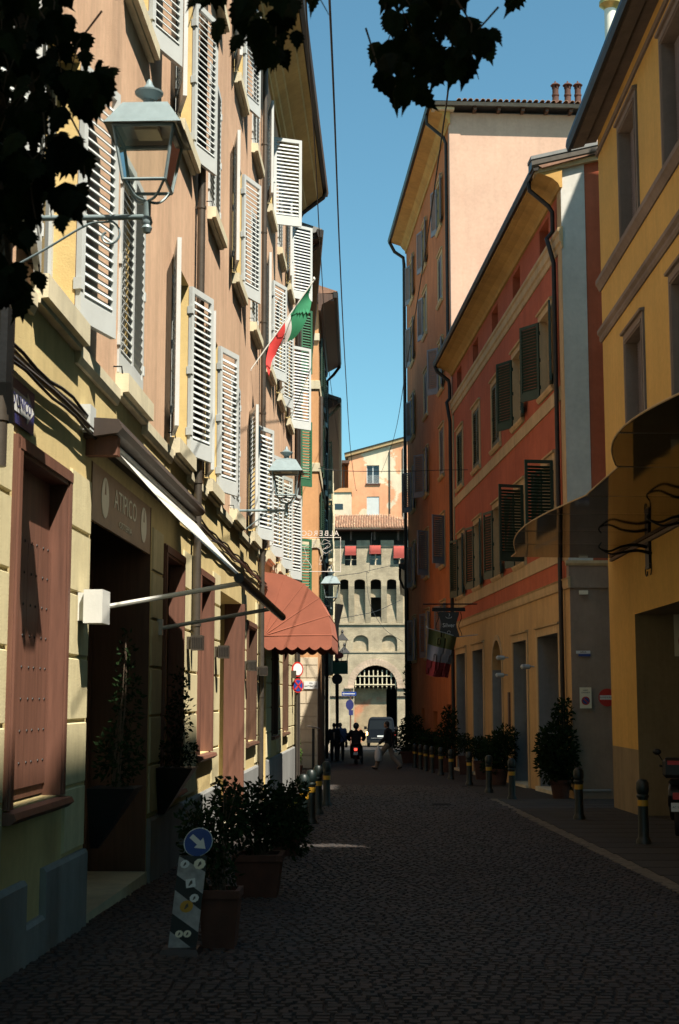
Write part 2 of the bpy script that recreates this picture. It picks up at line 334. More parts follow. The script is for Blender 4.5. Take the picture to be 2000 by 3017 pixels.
def window(F, parent, h, d=.2, mat=None, mull=1, bars=2, reveal_mat=None, rd=None, name='window'):
    """timber window set back in its opening: frame (part) with panes as sub-parts"""
    a, b, c, e = h[:4]; fr = MB(); t = .06; mat = mat or m_white
    reveal_d = rd or d
    rv = reveal(MB(), F, h, reveal_d).build('jamb', reveal_mat or m_jamb, parent)
    for (x0, x1, z0, z1) in ((a, a + t, c, e), (b - t, b, c, e), (a, b, c, c + t), (a, b, e - t, e)): fr.fbox(F, x0, x1, -d - .02, -d + .03, z0, z1)
    if mull: fr.fbox(F, (a + b) / 2 - .04, (a + b) / 2 + .04, -d - .015, -d + .04, c, e)
    for k in range(1, bars): z = c + (e - c) * k / bars; fr.fbox(F, a, b, -d - .01, -d + .025, z - .02, z + .02)
    w = fr.build(name, mat, parent); MB().poly(F.pt(a, -d, c), F.pt(b, -d, c), F.pt(b, -d, e), F.pt(a, -d, e)).build('pane', m_glass, w); return w
LEAF = {}
def leaf_mesh(w, h, mat, pitch, tilt, solid=False):
    k = (round(w, 3), round(h, 3), mat.name, pitch, tilt)
    if k in LEAF: return LEAF[k]
    fr = MB(); t = .05; s = .07; br = .20 if h > 1.6 else .09
    fr.box(0, s, -t / 2, t / 2, 0, h); fr.box(w - s, w, -t / 2, t / 2, 0, h); fr.box(s, w - s, -t / 2, t / 2, 0, br); fr.box(s, w - s, -t / 2, t / 2, h - .08, h)
    fr.box(s + .002, w - s - .002, -t / 2 + .012, t / 2 - .012, br - .02, br + .05)
    for z in (h * .14, h * .5, h * .86): fr.box(-.02, .035, -t / 2 - .012, t / 2 + .012, z - .05, z + .05)
    one = MB(); sw = .074; th = .010; M = Matrix.Rotation(tilt, 4, 'X'); one.box(s, w - s, -sw / 2, sw / 2, -th / 2, th / 2, M)
    n = int((h - .08 - br - .03) / pitch); zz = [br + .05 + pitch * (i + .2) for i in range(n)]
    al = MB()
    for z in zz: al.box(s, w - s, -sw / 2, sw / 2, -th / 2, th / 2, Matrix.Translation((0, 0, z)) @ M)
    LEAF[k] = (fr.mesh('shutter', mat), one.mesh('slat', mat), al.mesh('louvres', mat), zz); return LEAF[k]
NSLAT = [0]
def shutter(F, parent, u, z0, w, h, far, ang, mat, pitch=.086, tilt=radians(55), slats=False, off=.03, lab=None):
    """one louvred leaf hung on a jamb; ang 0 = closed, 180 = folded flat on the wall"""
    sgn = -1 if far else 1; a = radians(ang); x = (F.u * sgn * cos(a) + F.n * sin(a)).normalized(); z = Vector((0, 0, 1)); y = z.cross(x)
    fm, sm, am, zz = leaf_mesh(w, h, mat, pitch, tilt); M = frame3(F.pt(u, off, z0), x, y, z)
    o = put('shutter', fm, parent, M)
    # put() stores the basis; parent inverse makes it a world matrix
    if slats:
        for k in zz:
            put('slat', sm, o, M @ Matrix.Translation((0, 0, k))); NSLAT[0] += 1
    else: put('louvres', am, o, M, kind='stuff')
    return o
def text(body, size, M, mat, parent=None, name='lettering', ext=.003, align='CENTER', **k):
    c = bpy.data.curves.new('t', 'FONT'); c.body = body; c.size = size; c.extrude = ext; c.align_x = align; c.align_y = 'CENTER'; c.resolution_u = 3
    o = bpy.data.objects.new('t', c); COL.objects.link(o); bpy.context.view_layer.update()
    me = bpy.data.meshes.new_from_object(o.evaluated_get(bpy.context.evaluated_depsgraph_get())); bpy.data.objects.remove(o); me.materials.clear(); me.materials.append(mat)
    return put(name, me, parent, M, **k)
def face_M(F, u, w, z):
    """matrix whose local x reads left to right for someone looking at the wall, local y up, local z out"""
    n = F.n; up = Vector((0, 0, 1)); x = up.cross(n); return frame3(F.pt(u, w, z), x, up, n)
def catmull(pts, n=6):
    P = [Vector(p) for p in pts]; P = [2 * P[0] - P[1]] + P + [2 * P[-1] - P[-2]]; out = []
    for i in range(1, len(P) - 2):
        for k in range(n):
            t = k / n; out.append(.5 * ((2 * P[i]) + (-P[i - 1] + P[i + 1]) * t + (2 * P[i - 1] - 5 * P[i] + 4 * P[i + 1] - P[i + 2]) * t * t + (-P[i - 1] + 3 * P[i] - 3 * P[i + 1] + P[i + 2]) * t ** 3))
    return out + [P[-2]]

# ================================================================== the street
street = thing('street', (0, 0, 0), kind='structure')
def quad_ground(mb, x0, x1, y0, y1, dz=0., n=1):
    return mb.poly((x0, y0, gz(y0) + dz), (x1, y0, gz(y0) + dz), (x1, y1, gz(y1) + dz), (x0, y1, gz(y1) + dz))
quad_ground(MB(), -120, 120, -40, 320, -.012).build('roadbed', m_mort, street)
def kerb_x(y): return 2.54 + (27.7 - y) * .0354            # the flush stone line that divides the street from the side paving
cob_rest = MB(); ncob = 0; cand = []
y = 7.0; row = 0
while y < 40:
    pitch = .084 + .012 * random.random() + max(0, y - 18) * .005; x = -2.66 + random.random() * .05
    while x < min(kerb_x(y) - .06, 3.2):
        w = .075 + .05 * random.random() + max(0, y - 18) * .003; zt = gz(y) + .004 + random.random() * .007
        yy = y + .018 * sin(x * 1.9 + y) + random.uniform(-.004, .004)
        g = .007 + .003 * random.random(); a = random.uniform(-.003, .003); bb = random.uniform(-.003, .003)
        X0, X1, Y0, Y1 = x + g, x + w - g, yy + g, yy + pitch - g; e = .008
        vs = [(X0, Y0, zt - .02), (X1, Y0, zt - .02), (X1, Y1, zt - .02), (X0, Y1, zt - .02), (X0 + e, Y0 + e, zt + a), (X1 - e, Y0 + e, zt + bb), (X1 - e, Y1 - e, zt - a), (X0 + e, Y1 - e, zt - bb)]
        fs = [(4, 5, 6, 7), (0, 1, 5, 4), (1, 2, 6, 5), (2, 3, 7, 6), (3, 0, 4, 7)]
        vis = y > 7.9 and abs(x - .1) / y < .24 and x < 2.2
        if vis and len(cand) < 300: cand.append((vs, fs))
        else: cob_rest.add(vs, fs)
        x += w
    y += pitch
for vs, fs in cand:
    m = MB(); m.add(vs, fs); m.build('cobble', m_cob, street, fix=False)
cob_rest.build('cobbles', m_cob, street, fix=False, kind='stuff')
far = MB()
yy = 40.
while yy < 112:
    p = .16 + (yy - 40) * .004; x = -4.5
    while x < 3.2:
        w = p * random.uniform(.9, 1.5); z = gz(yy) + random.random() * .004
        far.poly((x + .01, yy + .01, z), (x + w - .01, yy + .01, z), (x + w - .01, yy + p - .01, z - SLOPE * p), (x + .01, yy + p - .01, z - SLOPE * p)); x += w
    yy += p
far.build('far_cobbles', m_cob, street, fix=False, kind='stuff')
# side paving to the right: pale bed, dark slabs with open joints, and the flush kerb line
pv = thing('side_paving', (4, 22, gz(22)), kind='structure')
b = MB(); b.poly((kerb_x(8), 8, gz(8) - .004), (9, 8, gz(8) - .004), (9, 33.2, gz(33.2) - .004), (kerb_x(33.2), 33.2, gz(33.2) - .004)); b.build('bed', m_joint, pv)
y = 12.
while y < 33:
    h = .92 + random.uniform(-.06, .06); x = kerb_x(y) + .16
    while x < 8.6:
        w = 1.9 + random.uniform(-.3, .5)
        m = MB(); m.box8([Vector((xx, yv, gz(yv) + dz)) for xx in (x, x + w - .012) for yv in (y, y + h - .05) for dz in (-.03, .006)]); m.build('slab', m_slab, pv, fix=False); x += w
    y += h
y = 11.
while y < 28:
    l = .55 + random.random() * .5; m = MB(); m.box8([Vector((kerb_x(yv) + dx, yv, gz(yv) + dz)) for dx in (-.05, .12) for yv in (y, y + l - .012) for dz in (-.03, .010)]); m.build('kerb_stone', m_joint, pv, fix=False); y += l

# iron covers let into the stones
for px, py, w, l_ in ((1300, 2372, .55, 'square iron manhole cover in the middle of the shaded street'),):
    p = on_ground(px, py); t = thing('manhole_cover', p, l_, 'manhole'); M = Matrix.Translation(p) @ Matrix.Rotation(-SLOPE, 4, 'X') @ Matrix.Rotation(.05, 4, 'Z')
    MB().box(-w / 2, w / 2, -w / 2, w / 2, -.02, .016, M).build('frame', m_rub, t); MB().box(-w / 2 + .04, w / 2 - .04, -w / 2 + .04, w / 2 - .04, .0, .021, M).build('lid', m_rub, t)
    for k in range(5): MB().box(-w / 2 + .08, w / 2 - .08, -w * .32 + k * w * .16 - .012, -w * .32 + k * w * .16 + .012, .02, .026, M).build('lid_rib', m_rub, t)
# ================================================================== left: the long house with white shutters
FA = Fac((-2.63, 0), .003, 1)
A = thing('shuttered_house', FA.pt(18, 0, gz(18)), 'long salmon stucco house with grey-white louvred shutters and cream ground floor', 'building')
COLS = [10.85, 14.1, 17.5, 20.7, 23.95, 27.1, 30.5, 33.5, 36.5]; COLS = [4.4, 7.6] + COLS
ROWS = [(4.84, 7.12), (8.86, 11.12), (12.42, 14.5)]
OW = 1.36
holesA = [(c - OW / 2, c + OW / 2, a, b) for (a, b) in ROWS for c in COLS]
UE = 39.4
wl = MB(); wall(wl, FA, -6, UE, 4.6, 15.6, holesA); wl.poly(FA.pt(UE, 0, -1), FA.pt(UE, -8, -1), FA.pt(UE, -8, 16), FA.pt(UE, 0, 16)); wl.build('upper_wall', m_pink, A)
GF = [('w', 9.75, 11.45, .95, 3.55), ('d', 12.36, 15.55, -1., 3.8), ('w', 16.4, 17.95, .62, 3.5), ('w', 19.45, 21.0, .95, 3.5), ('d', 22.0, 25.35, -1., 3.38), ('w', 26.1, 27.85, .92, 3.15), ('d', 28.9, 30.4, -1, 3.0), ('w', 31.7, 33.2, .9, 3.0), ('w', 35, 36.6, .9, 3.0)]
hg = [g[1:] for g in GF]
MB_g = MB(); wall(MB_g, FA, -6, UE, -1., 4.6, hg); MB_g.build('ground_floor_wall', m_cream, A)
MB().fbox(FA, -6, UE, -8, -3.2, -1, 15.6).build('rear_rooms', m_dark, A)
MB().fbox(FA, -6, UE, -3.2, -.75, 4.2, 4.4).build('ceiling', m_dark, A)
# string course in lengths between the sills
for i, c in enumerate(COLS[1:]):
    a = c + .73; b2 = (COLS[i + 2] - .73) if i + 2 < len(COLS) else UE
    MB().prof(FA, [(0, 4.50), (.03, 4.50), (.055, 4.56), (.055, 4.66), (0, 4.68)], a + .01, b2 - .01).build('string_course', m_course, A)
for r, (z0, z1) in enumerate(ROWS):
    for j, c in enumerate(COLS):
        if c < 7: continue
        h = (c - OW / 2, c + OW / 2, z0, z1); win = window(FA, A, h, .22, m_white)
        sm = MB(); sm.prof(FA, [(-.22, z0 - .10), (-.22, z0), (.13, z0 - .02), (.13, z0 - .17), (.075, z0 - .175), (.07, z0 - .20), (0, z0 - .20)] if r else [(-.22, z0 - .10), (-.22, z0), (.13, z0 - .02), (.13, z0 - .2), (.075, z0 - .205), (.07, z0 - .24), (0, z0 - .24)], c - .735, c + .735); sm.build('sill', m_course, win)
        st = {0: 'xocoocooco', 1: 'oocoocoooco', 2: 'ooccoccoocoo'}[r][j % 11 if r == 1 else j % 10]
        if r == 0: st = ' oocoocoocco'[j + 0] if j < 12 else 'o'
        st = {0: '-oocoocoooo', 1: '-ocoococooo', 2: '-occocococoo'}[r][j]
        near_full = (r == 0 and j in (2, 3, 4, 5, 6)) or (r == 1 and j in (3,))
        lw = OW / 2 - .004; hh = z1 - z0 - .02
        if st == 'c': an, af = random.uniform(0, 2), random.uniform(0, 1)
        else: an, af = random.uniform(164, 170), random.uniform(157, 163)
        if r == 2 and j == 8: af = 112
        if r == 2 and j == 10: af = 128
        if r == 1 and j == 10: af = 132
        if r == 0 and j == 2: af = 165
        of = .03 if st == 'o' else -.005
        shutter(FA, A, h[0] + .002, z0 + .01, lw, hh, False, an, m_white, slats=near_full and NSLAT[0] < 280, off=of)
        shutter(FA, A, h[1] - .002, z0 + .01, lw, hh, True, af, m_white, slats=near_full and NSLAT[0] < 280, off=of)
        for q in (-.85, .86): MB().tube([FA.pt(c + q, 0, z0 + .02), FA.pt(c + q, .08, z0 + .02), FA.pt(c + q, .09, z0 - .05)], .008, 5).build('shutter_catch', m_iron, win)
# eaves
cz = 15.25
MB().prof(FA, [(0, cz), (.05, cz), (.06, cz + .1), (.14, cz + .16), (.16, cz + .26), (.30, cz + .36), (.32, cz + .46), (.62, cz + .62), (.64, cz + .74), (.78, cz + .80), (.78, cz + .92), (0, cz + .92)], -6, UE + .1).build('cornice', m_sofA, A)
MB().prof(FA, [(.75, cz + .93), (.80, cz + .86), (.90, cz + .86), (.93, cz + .98), (.75, cz + 1.0)], -6, UE + .2).build('gutter', m_dpipe, A)
MB().prof(FA, [(.86, cz + 1.0), (-4, cz + 2.6), (-8, cz + 1.0), (-8, cz + .8), (.7, cz + .93)], -6, UE + .15).build('roof', m_roof, A)
# ground floor fittings
for g in GF:
    k, a, b2, c, d = g; h = g[1:]; dd = .32 if k == 'w' else .75
    rv = MB(); reveal(rv, FA, h, dd, k == 'w'); rv.build('jamb', m_cream if k == 'w' else (m_dwood if a < 15 else m_jamb), A)  # osteria door jambs take dark wood to put the awning's shade into the colour
    if k == 'w':
        f = MB(); t = .13
        for (x0, x1, z0, z1) in ((a, a + t, c, d), (b2 - t, b2, c, d), (a + t, b2 - t, d - t, d)):
            f.fbox(FA, x0, x1, -.14, .035, z0, z1)
        f.fbox(FA, a + .02, a + t - .03, .03, .05, c, d - .02); f.fbox(FA, b2 - t + .03, b2 - .02, .03, .05, c, d - .02); f.fbox(FA, a + .02, b2 - .02, .03, .055, d - t + .03, d - .02)
        f.prof(FA, [(-.1, c - .09), (-.1, c), (.09, c - .02), (.11, c - .06), (.06, c - .1)], a - .04, b2 + .04)
        w = f.build('window', m_brown if a < 20 else m_dwood, A)
        if a < 11:      # nailed plank shutters stand closed in the window
            for q in range(4):
                x0 = a + t + q * (b2 - a - 2 * t) / 4; x1 = x0 + (b2 - a - 2 * t) / 4 - .008
                p = MB(); p.fbox(FA, x0, x1, -.13, -.09, c + .1, d - t - .55); p.build('plank', m_brown, w)
                nl = MB()
                for i in range(8):
                    for xx in (x0 + .1, x1 - .1): nl.lathe([(.014, 0), (.012, .004), (.004, .008)], n=6, M=frame3(FA.pt(xx, -.09, c + .28 + i * .235), FA.u, Vector((0, 0, 1)), FA.n))
                nl.build('nails', m_iron, w, kind='stuff')
            MB().fbox(FA, a + t, b2 - t, -.135, -.11, c + .02, d - t).build('backing_board', m_brown, w)
        else:
            for q in (0, 1):
                x0 = a + t + q * (b2 - a - 2 * t) / 2; x1 = x0 + (b2 - a - 2 * t) / 2 - .01
                p = MB(); p.fbox(FA, x0, x1, -.2, -.16, c + .02, d - t)
                p.fbox(FA, x0 + .08, x1 - .08, -.165, -.15, c + .15, c + .9); p.fbox(FA, x0 + .08, x1 - .08, -.165, -.15, c + 1.0, d - t - .15); p.build('panel', m_brown, w)
    else:
        MB().fbox(FA, a - .5, b2 + 1.2, -2.0, -1.9, -1, 4.2).build('rear_wall', m_sign, A)
        MB().fbox(FA, b2 + .02, b2 + .06, -1.9, -.75, -1, 4.2).build('side_wall', m_dark, A); MB().fbox(FA, a - .06, a - .02, -1.9, -.75, -1, 4.2).build('side_wall', m_dark, A)
        MB().fbox(FA, a, a + .1, -.75, -.62, -1, d).build('door_post', m_dwood, A); MB().fbox(FA, b2 - .1, b2, -.75, -.62, -1, d).build('door_post', m_dwood, A)
        st = MB(); gy = gz((a + b2) / 2); st.fbox(FA, a, b2, -1.9, .02, gy - .1, gy + .1); st.build('threshold', m_course, A)
# the lit door has a timber leaf at its far side
MB().fbox(FA, 25.25, 25.36, -.3, .06, gz(25), 3.38).build('door_post', m_brown, A)
# stucco blocks with open joints on the piers
for a, b2 in ((8.7, 9.68), (11.53, 12.3), (15.62, 16.33), (18.02, 19.38), (21.07, 21.94), (25.42, 26.03), (27.92, 28.84), (30.46, 31.62), (33.28, 34.9), (36.7, 39.3)):
    z = .47; k = 0
    while z < 3.5:
        t = min(z + .53, 3.62)
        m = MB(); e = .012
        m.add([FA.pt(u, 0, q) for u in (a, b2) for q in (z, t - .02)] + [FA.pt(u, .022, q) for u in (a + e, b2 - e) for q in (z + e, t - .02 - e)], [(4, 6, 7, 5), (0, 2, 6, 4), (1, 5, 7, 3), (0, 4, 5, 1), (2, 3, 7, 6)])
        m.build('stucco_block', m_block, A); z += .53
pl = MB()
us = [-6, 9.0, 10.3, 10.86, 12.33]
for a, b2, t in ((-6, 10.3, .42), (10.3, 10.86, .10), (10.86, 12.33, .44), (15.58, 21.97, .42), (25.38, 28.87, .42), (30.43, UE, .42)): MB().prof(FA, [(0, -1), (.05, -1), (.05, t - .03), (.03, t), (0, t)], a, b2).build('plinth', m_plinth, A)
# drainpipes
for u, z0, z1, mm in ((18.68, 2.35, 15.3, m_pipe), (28.3, gz(28), 15.3, m_pipe), (9.05, 3.2, 15.2, m_pipe)):
    p = MB(); p.tube([FA.pt(u, .09, z1), FA.pt(u, .09, z0)], .055, 10)
    z = z0 + .3
    while z < z1: p.tube([FA.pt(u, .09, z), FA.pt(u, .09, z + .04)], .064, 10); p.fbox(FA, u - .012, u + .012, 0, .05, z, z + .03); z += 1.9
    p.build('drainpipe', mm, A, smooth=True)
MB().tube([FA.pt(9.05, .1, 4.25), FA.pt(9.05, .1, 3.75), FA.pt(9.12, .1, 3.5)], .075, 10).build('pipe_boot', m_iron, A)
MB().tube([FA.pt(UE - .2, .85, 16.1), FA.pt(UE - .2, .8, 15.95), FA.pt(UE - .2, .2, 15.5), FA.pt(UE - .2, .1, 15.3), FA.pt(UE - .2, .09, -.6)], .06, 10).build('drainpipe', m_dpipe, A, smooth=True)
# cables clipped along the wall
for q, (dz, r) in enumerate(((0, .018), (.05, .014), (-.06, .022), (-.09, .012))):
    p = MB(); pts = [FA.pt(u, .05 + .012 * q, 4.08 + dz + .012 * sin(u * 2.3 + q) - .02 * (1 - cos((u % 1.6) / 1.6 * 2 * pi)) * (q % 2)) for u in [8.5 + .4 * i for i in range(60)]]; p.tube(pts, r, 6); p.build('wall_cable', m_cable if q % 2 else m_pipe, A)
MB().fbox(FA, 11.85, 12.08, .0, .09, 3.98, 4.2).build('junction_box', m_white, A)
MB().fbox(FA, 18.9, 19.05, .0, .09, 3.92, 4.1).build('junction_box', m_white, A)

# ================================================================== right: red house, tall terracotta house, yellow house
ANG_R, ANG_P, ANG_Y = -.0838, -.0892, -.02366
class FacV(Fac):
    def __init__(s, p, u, n): s.p = Vector((p[0], p[1], 0)); s.u = Vector(u).normalized(); s.n = Vector(n).normalized(); s.side = 1
FR = Fac((4.32, 33.35), ANG_R, -1); RL = 20.3; P0 = FR.pt(RL, 0, 0); FP = Fac((P0.x, P0.y), ANG_P, -1); PL = 16.4
FGR = FacV((4.32, 33.35), -FR.n, -FR.u); FGP = FacV((P0.x, P0.y), -FP.n, -FP.u)
Rd = thing('red_house', FR.pt(8, 0, gz(40)), 'dark red stucco house with dark green shutters and white corner pilaster', 'building')
RC = [2.2, 6.3, 10.15, 14.25, 18.35]
R2 = [(c - .72, c + .72, 9.42, 11.44) for c in RC]; R1 = [(c - .72, c + .72, 5.42, 7.56) for c in RC]; RA = [(c - .6, c + .6, 13.16, 13.84) for c in RC]
wl = MB(); wall(wl, FR, 0, RL, 4.5, 14.3, R2 + R1 + RA); wl.build('wall', m_red, Rd)
R0 = [(1.35, 4.0, -1, 3.3), (5.6, 7.7, -1, 3.3), (9.75, 11.55, -1, 3.5), (13.4, 15.7, -1, 3.33), (17.5, 19.9, -1, 3.33)]
wl = MB(); wall(wl, FR, 0, RL, -1, 4.5, R0); wl.build('ground_floor_wall', m_redc, Rd)
MB().fbox(FR, .3, RL - .1, -7, -1.2, -1, 14).build('rear_rooms', m_dark, Rd)
def surround(F, parent, h, t, mat, out=.03, name='surround', sill=True):
    a, b, c, d = h[:4]; m = MB()
    m.fbox(F, a - t, a, 0, out, c, d + t); m.fbox(F, b, b + t, 0, out, c, d + t); m.fbox(F, a, b, 0, out, d, d + t); m.prof(F, [(0, d + t), (out + .05, d + t + .01), (out + .06, d + t + .05), (0, d + t + .07)], a - t - .03, b + t + .03)
    if sill: m.prof(F, [(0, c - .12), (.05, c - .12), (.10, c - .05), (.11, c), (0, c + .01)], a - t - .05, b + t + .05)
    return m.build(name, mat, parent)
stR2 = [(168, 148), (171, 152), None, None, None]; stR1 = [(96, 170), (103, 168), (170, 166), (171, 166), (170, 165)]
for i, c in enumerate(RC):
    for hs, st in ((R2, stR2), (R1, stR1)):
        h = hs[i]; surround(FR, Rd, h, .17, m_trimR); window(FR, Rd, h, .2, m_trimR, reveal_mat=m_trimR)
        a = st[i]; of = .045 if a else -.02
        shutter(FR, Rd, h[0], h[2] + .01, .715, h[3] - h[2] - .02, False, a[0] if a else 0, m_green, pitch=.08, tilt=radians(40), off=of)
        shutter(FR, Rd, h[1], h[2] + .01, .715, h[3] - h[2] - .02, True, a[1] if a else 0, m_green, pitch=.08, tilt=radians(40), off=of)
    window(FR, Rd, RA[i], .28, m_wpil, bars=1, reveal_mat=m_red)
MB().prof(FR, [(0, 12.48), (.03, 12.48), (.05, 12.56), (.05, 12.62), (.09, 12.66), (.09, 12.86), (.13, 12.9), (.13, 12.98), (0, 13.02)], -.08, RL).build('attic_moulding', m_trimR, Rd)
for zz in (8.86, 4.98): MB().prof(FR, [(0, zz), (.03, zz), (.035, zz + .34), (0, zz + .36)], .45, RL).build('sill_band', m_trimR, Rd)
MB().prof(FR, [(0, 4.28), (.04, 4.28), (.06, 4.36), (.06, 4.48), (.10, 4.52), (0, 4.56)], -.08, RL).build('string_course', m_trimR, Rd)
MB().prof(FR, [(0, 13.98), (.06, 13.98), (.10, 14.08), (.24, 14.2), (.46, 14.29), (.62, 14.32), (.62, 14.42), (0, 14.42)], -.12, RL).build('cove_cornice', m_sofR, Rd)
MB().prof(FR, [(.58, 14.43), (.60, 14.36), (.70, 14.35), (.74, 14.45), (.73, 14.52), (.58, 14.52)], -.2, RL + .1).build('gutter', m_dpipe, Rd)
MB().prof(FR, [(.66, 14.52), (-4.5, 16.1), (-4.5, 15.9), (.5, 14.42)], -.22, RL).build('roof', m_roof, Rd)
# camera-facing gable end: white pilaster, red plaster, duller band and base
gz_ = lambda u, z: FGR.pt(u, 0, z)
MB().poly(gz_(.56, 4.9), gz_(8, 4.9), gz_(8, 16.6), gz_(.56, 14.6)).build('gable_wall', m_red, Rd)
MB().fbox(FGR, -.02, .56, -.4, .03, 4.92, 14.6).build('corner_pilaster', m_wpil, Rd)
MB().fbox(FR, -.02, .42, -.3, .028, 4.92, 13.98).build('pilaster_return', m_trimR, Rd)
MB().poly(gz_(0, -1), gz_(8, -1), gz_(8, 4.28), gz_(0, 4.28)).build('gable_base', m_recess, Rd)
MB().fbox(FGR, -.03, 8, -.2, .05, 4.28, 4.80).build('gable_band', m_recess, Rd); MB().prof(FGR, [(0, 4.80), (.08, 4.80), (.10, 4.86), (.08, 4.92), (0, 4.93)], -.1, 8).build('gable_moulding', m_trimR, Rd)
vg = MB(); vg.prof(FGR, [(-.2, 0), (.18, 0), (.2, .1), (.2, .28), (-.2, .28)], 0, 1)
def slope_prof(F, pr, u0, z0, u1, z1):
    m = MB(); n = len(pr); m.add([F.pt(u0, w, z0 + z) for w, z in pr] + [F.pt(u1, w, z1 + z) for w, z in pr], [(i, (i + 1) % n, n + (i + 1) % n, n + i) for i in range(n)] + [tuple(range(n)), tuple(range(n, 2 * n))]); return m
slope_prof(FGR, [(-.2, 0), (.14, 0), (.14, .12), (-.2, .12)], -.66, 14.30, 8, 16.45).build('verge_board', m_trimR, Rd)
slope_prof(FGR, [(-.2, .125), (.2, .125), (.24, .2), (.24, .33), (-.2, .33)], -.76, 14.27, 8, 16.45).build('verge_gutter', m_pipe, Rd)
slope_prof(FGR, [(-.2, .335), (.26, .335), (.26, .42), (-.2, .42)], -.78, 14.27, 8, 16.45).build('verge_cap', m_plinth, Rd)
# ground floor: door and window surrounds, recessed grey doors
for i, h in enumerate(R0):
    a, b2, c, d = h
    arch = (i == 2)
    if arch:
        m = MB(); n = 12; cx = (a + b2) / 2; r = (b2 - a) / 2; zs = 3.5 - r
        for k in range(n):
            t0, t1 = pi * k / n, pi * (k + 1) / n; p0 = (cx - r * cos(t0), zs + r * sin(t0)); p1 = (cx - r * cos(t1), zs + r * sin(t1))
            m.poly(FR.pt(p0[0], .0, p0[1]), FR.pt(p1[0], .0, p1[1]), FR.pt(p1[0], .0, 3.5), FR.pt(p0[0], .0, 3.5)); m.poly(FR.pt(p0[0], 0, p0[1]), FR.pt(p1[0], 0, p1[1]), FR.pt(p1[0], -.5, p1[1]), FR.pt(p0[0], -.5, p0[1]))
        m.build('arch_infill', m_redc, Rd)
        ring = MB()
        for k in range(n):
            t0, t1 = pi * k / n, pi * (k + 1) / n
            ring.box8([FR.pt(cx - rr * cos(t), w, zs + rr * sin(t)) for t in (t0, t1) for w in (0, .025) for rr in (r, r + .16)])
        ring.fbox(FR, a - .16, a, 0, .025, -.8, zs); ring.fbox(FR, b2, b2 + .16, 0, .025, -.8, zs); ring.build('arch_surround', m_trimR, Rd)
    else: surround(FR, Rd, h, .2, m_trimR, .03, sill=False)
    rv = MB(); reveal(rv, FR, h, .55, False); rv.build('jamb', m_plinth, Rd)
    dr = MB(); dr.fbox(FR, a, b2, -.6, -.55, -1, 2.75 if i > 2 else d); f = dr.build('door', m_plinth if i < 3 else m_dwood, Rd)
    MB().fbox(FR, (a + b2) / 2 - .02, (a + b2) / 2 + .02, -.55, -.53, -1, 2.7).build('door_stile', m_dpipe, f)
    if i > 2:
        MB().fbox(FR, a, b2, -.5, -.45, 2.75, d - .02).build('fanlight', m_glass, Rd)
    MB().fbox(FR, a - .1, b2 + .1, -.5, .12, gz(33 + a) - .2, gz(33 + a) + .05).build('door_step', m_course, Rd)
dp = MB(); dp.tube([FR.pt(.62, .68, 14.36), FR.pt(.62, .66, 14.15), FR.pt(.6, .2, 13.75), FR.pt(.6, .11, 13.6), FR.pt(.6, .11, 13.1), FR.pt(.7, .24, 12.95), FR.pt(.6, .2, 12.7), FR.pt(.6, .1, 12.3), FR.pt(.6, .09, gz(33))], .055, 10); dp.build('drainpipe', m_dpipe, Rd, smooth=True)
dp = MB(); dp.tube([FR.pt(RL - .1, .68, 14.36), FR.pt(RL - .1, .6, 14.15), FR.pt(RL - .1, .16, 13.8), FR.pt(RL - .1, .12, 13.6), FR.pt(RL - .1, .12, 13.1), FR.pt(RL - .1, .24, 12.95), FR.pt(RL - .1, .12, 12.2), FR.pt(RL - .1, .1, -1)], .07, 10); dp.build('drainpipe', m_dpipe, Rd, smooth=True)
MB().fbox(FR, RL - .36, RL - .2, 0, .05, 4.6, 12.4).build('corner_strip', m_trimR, Rd)
# little things on the ground floor front
for u, z in ((4.6, 2.55), (8.6, 2.9), (8.75, 2.4)):
    m = MB(); m.tube([FR.pt(u, 0, z), FR.pt(u, .25, z + .03)], .02, 6); m.lathe([(.02, -.2), (.065, -.18), (.07, .02), (.03, .06)], n=10, M=frame3(FR.pt(u, .3, z), FR.u, Vector((0, 0, 1)), FR.n)); m.build('security_camera', m_white, Rd, smooth=True)
MB().fbox(FR, 8.35, 8.55, 0, .05, .9, 1.9).build('menu_case', m_dwood, Rd)

# --- tall terracotta house
Ta = thing('tall_house', FP.pt(8, 0, gz(62)), 'tall terracotta house with mauve shutters and sunlit blank salmon gable', 'building')
PC = [3.25, 8.55, 13.75]; PZ = [20.95, 17.82, 14.15, 10.62, 7.0, 3.5]
hp = [(c - .62, c + .62, z, z + (1.95 if z > 3 else 1.9)) for z in PZ for c in PC]
HPd = [(5.5, 6.9, -2, 1.2), (1.2, 2.6, -2, 1.5), (10, 11.2, -2, 1.3)]
wl = MB(); wall(wl, FP, 0, PL, -2, 24.45, hp + HPd); wl.build('wall', m_tall, Ta)
MB().fbox(FP, .2, PL - .1, -7, -.7, -2, 24).build('rear_rooms', m_dark, Ta)
for h in HPd: rv = MB(); reveal(rv, FP, h, .4, False); rv.build('jamb', m_tall, Ta); MB().fbox(FP, h[0], h[1], -.45, -.4, -2, h[3]).build('door', m_dwood, Ta)
stP = ['o', 'o', 'o', 'c', 'h', 'o', 'n', 'c', 'o', 'c', 'n', 'n', 'p', 'p', 'o', 'o', 'o', 'o']
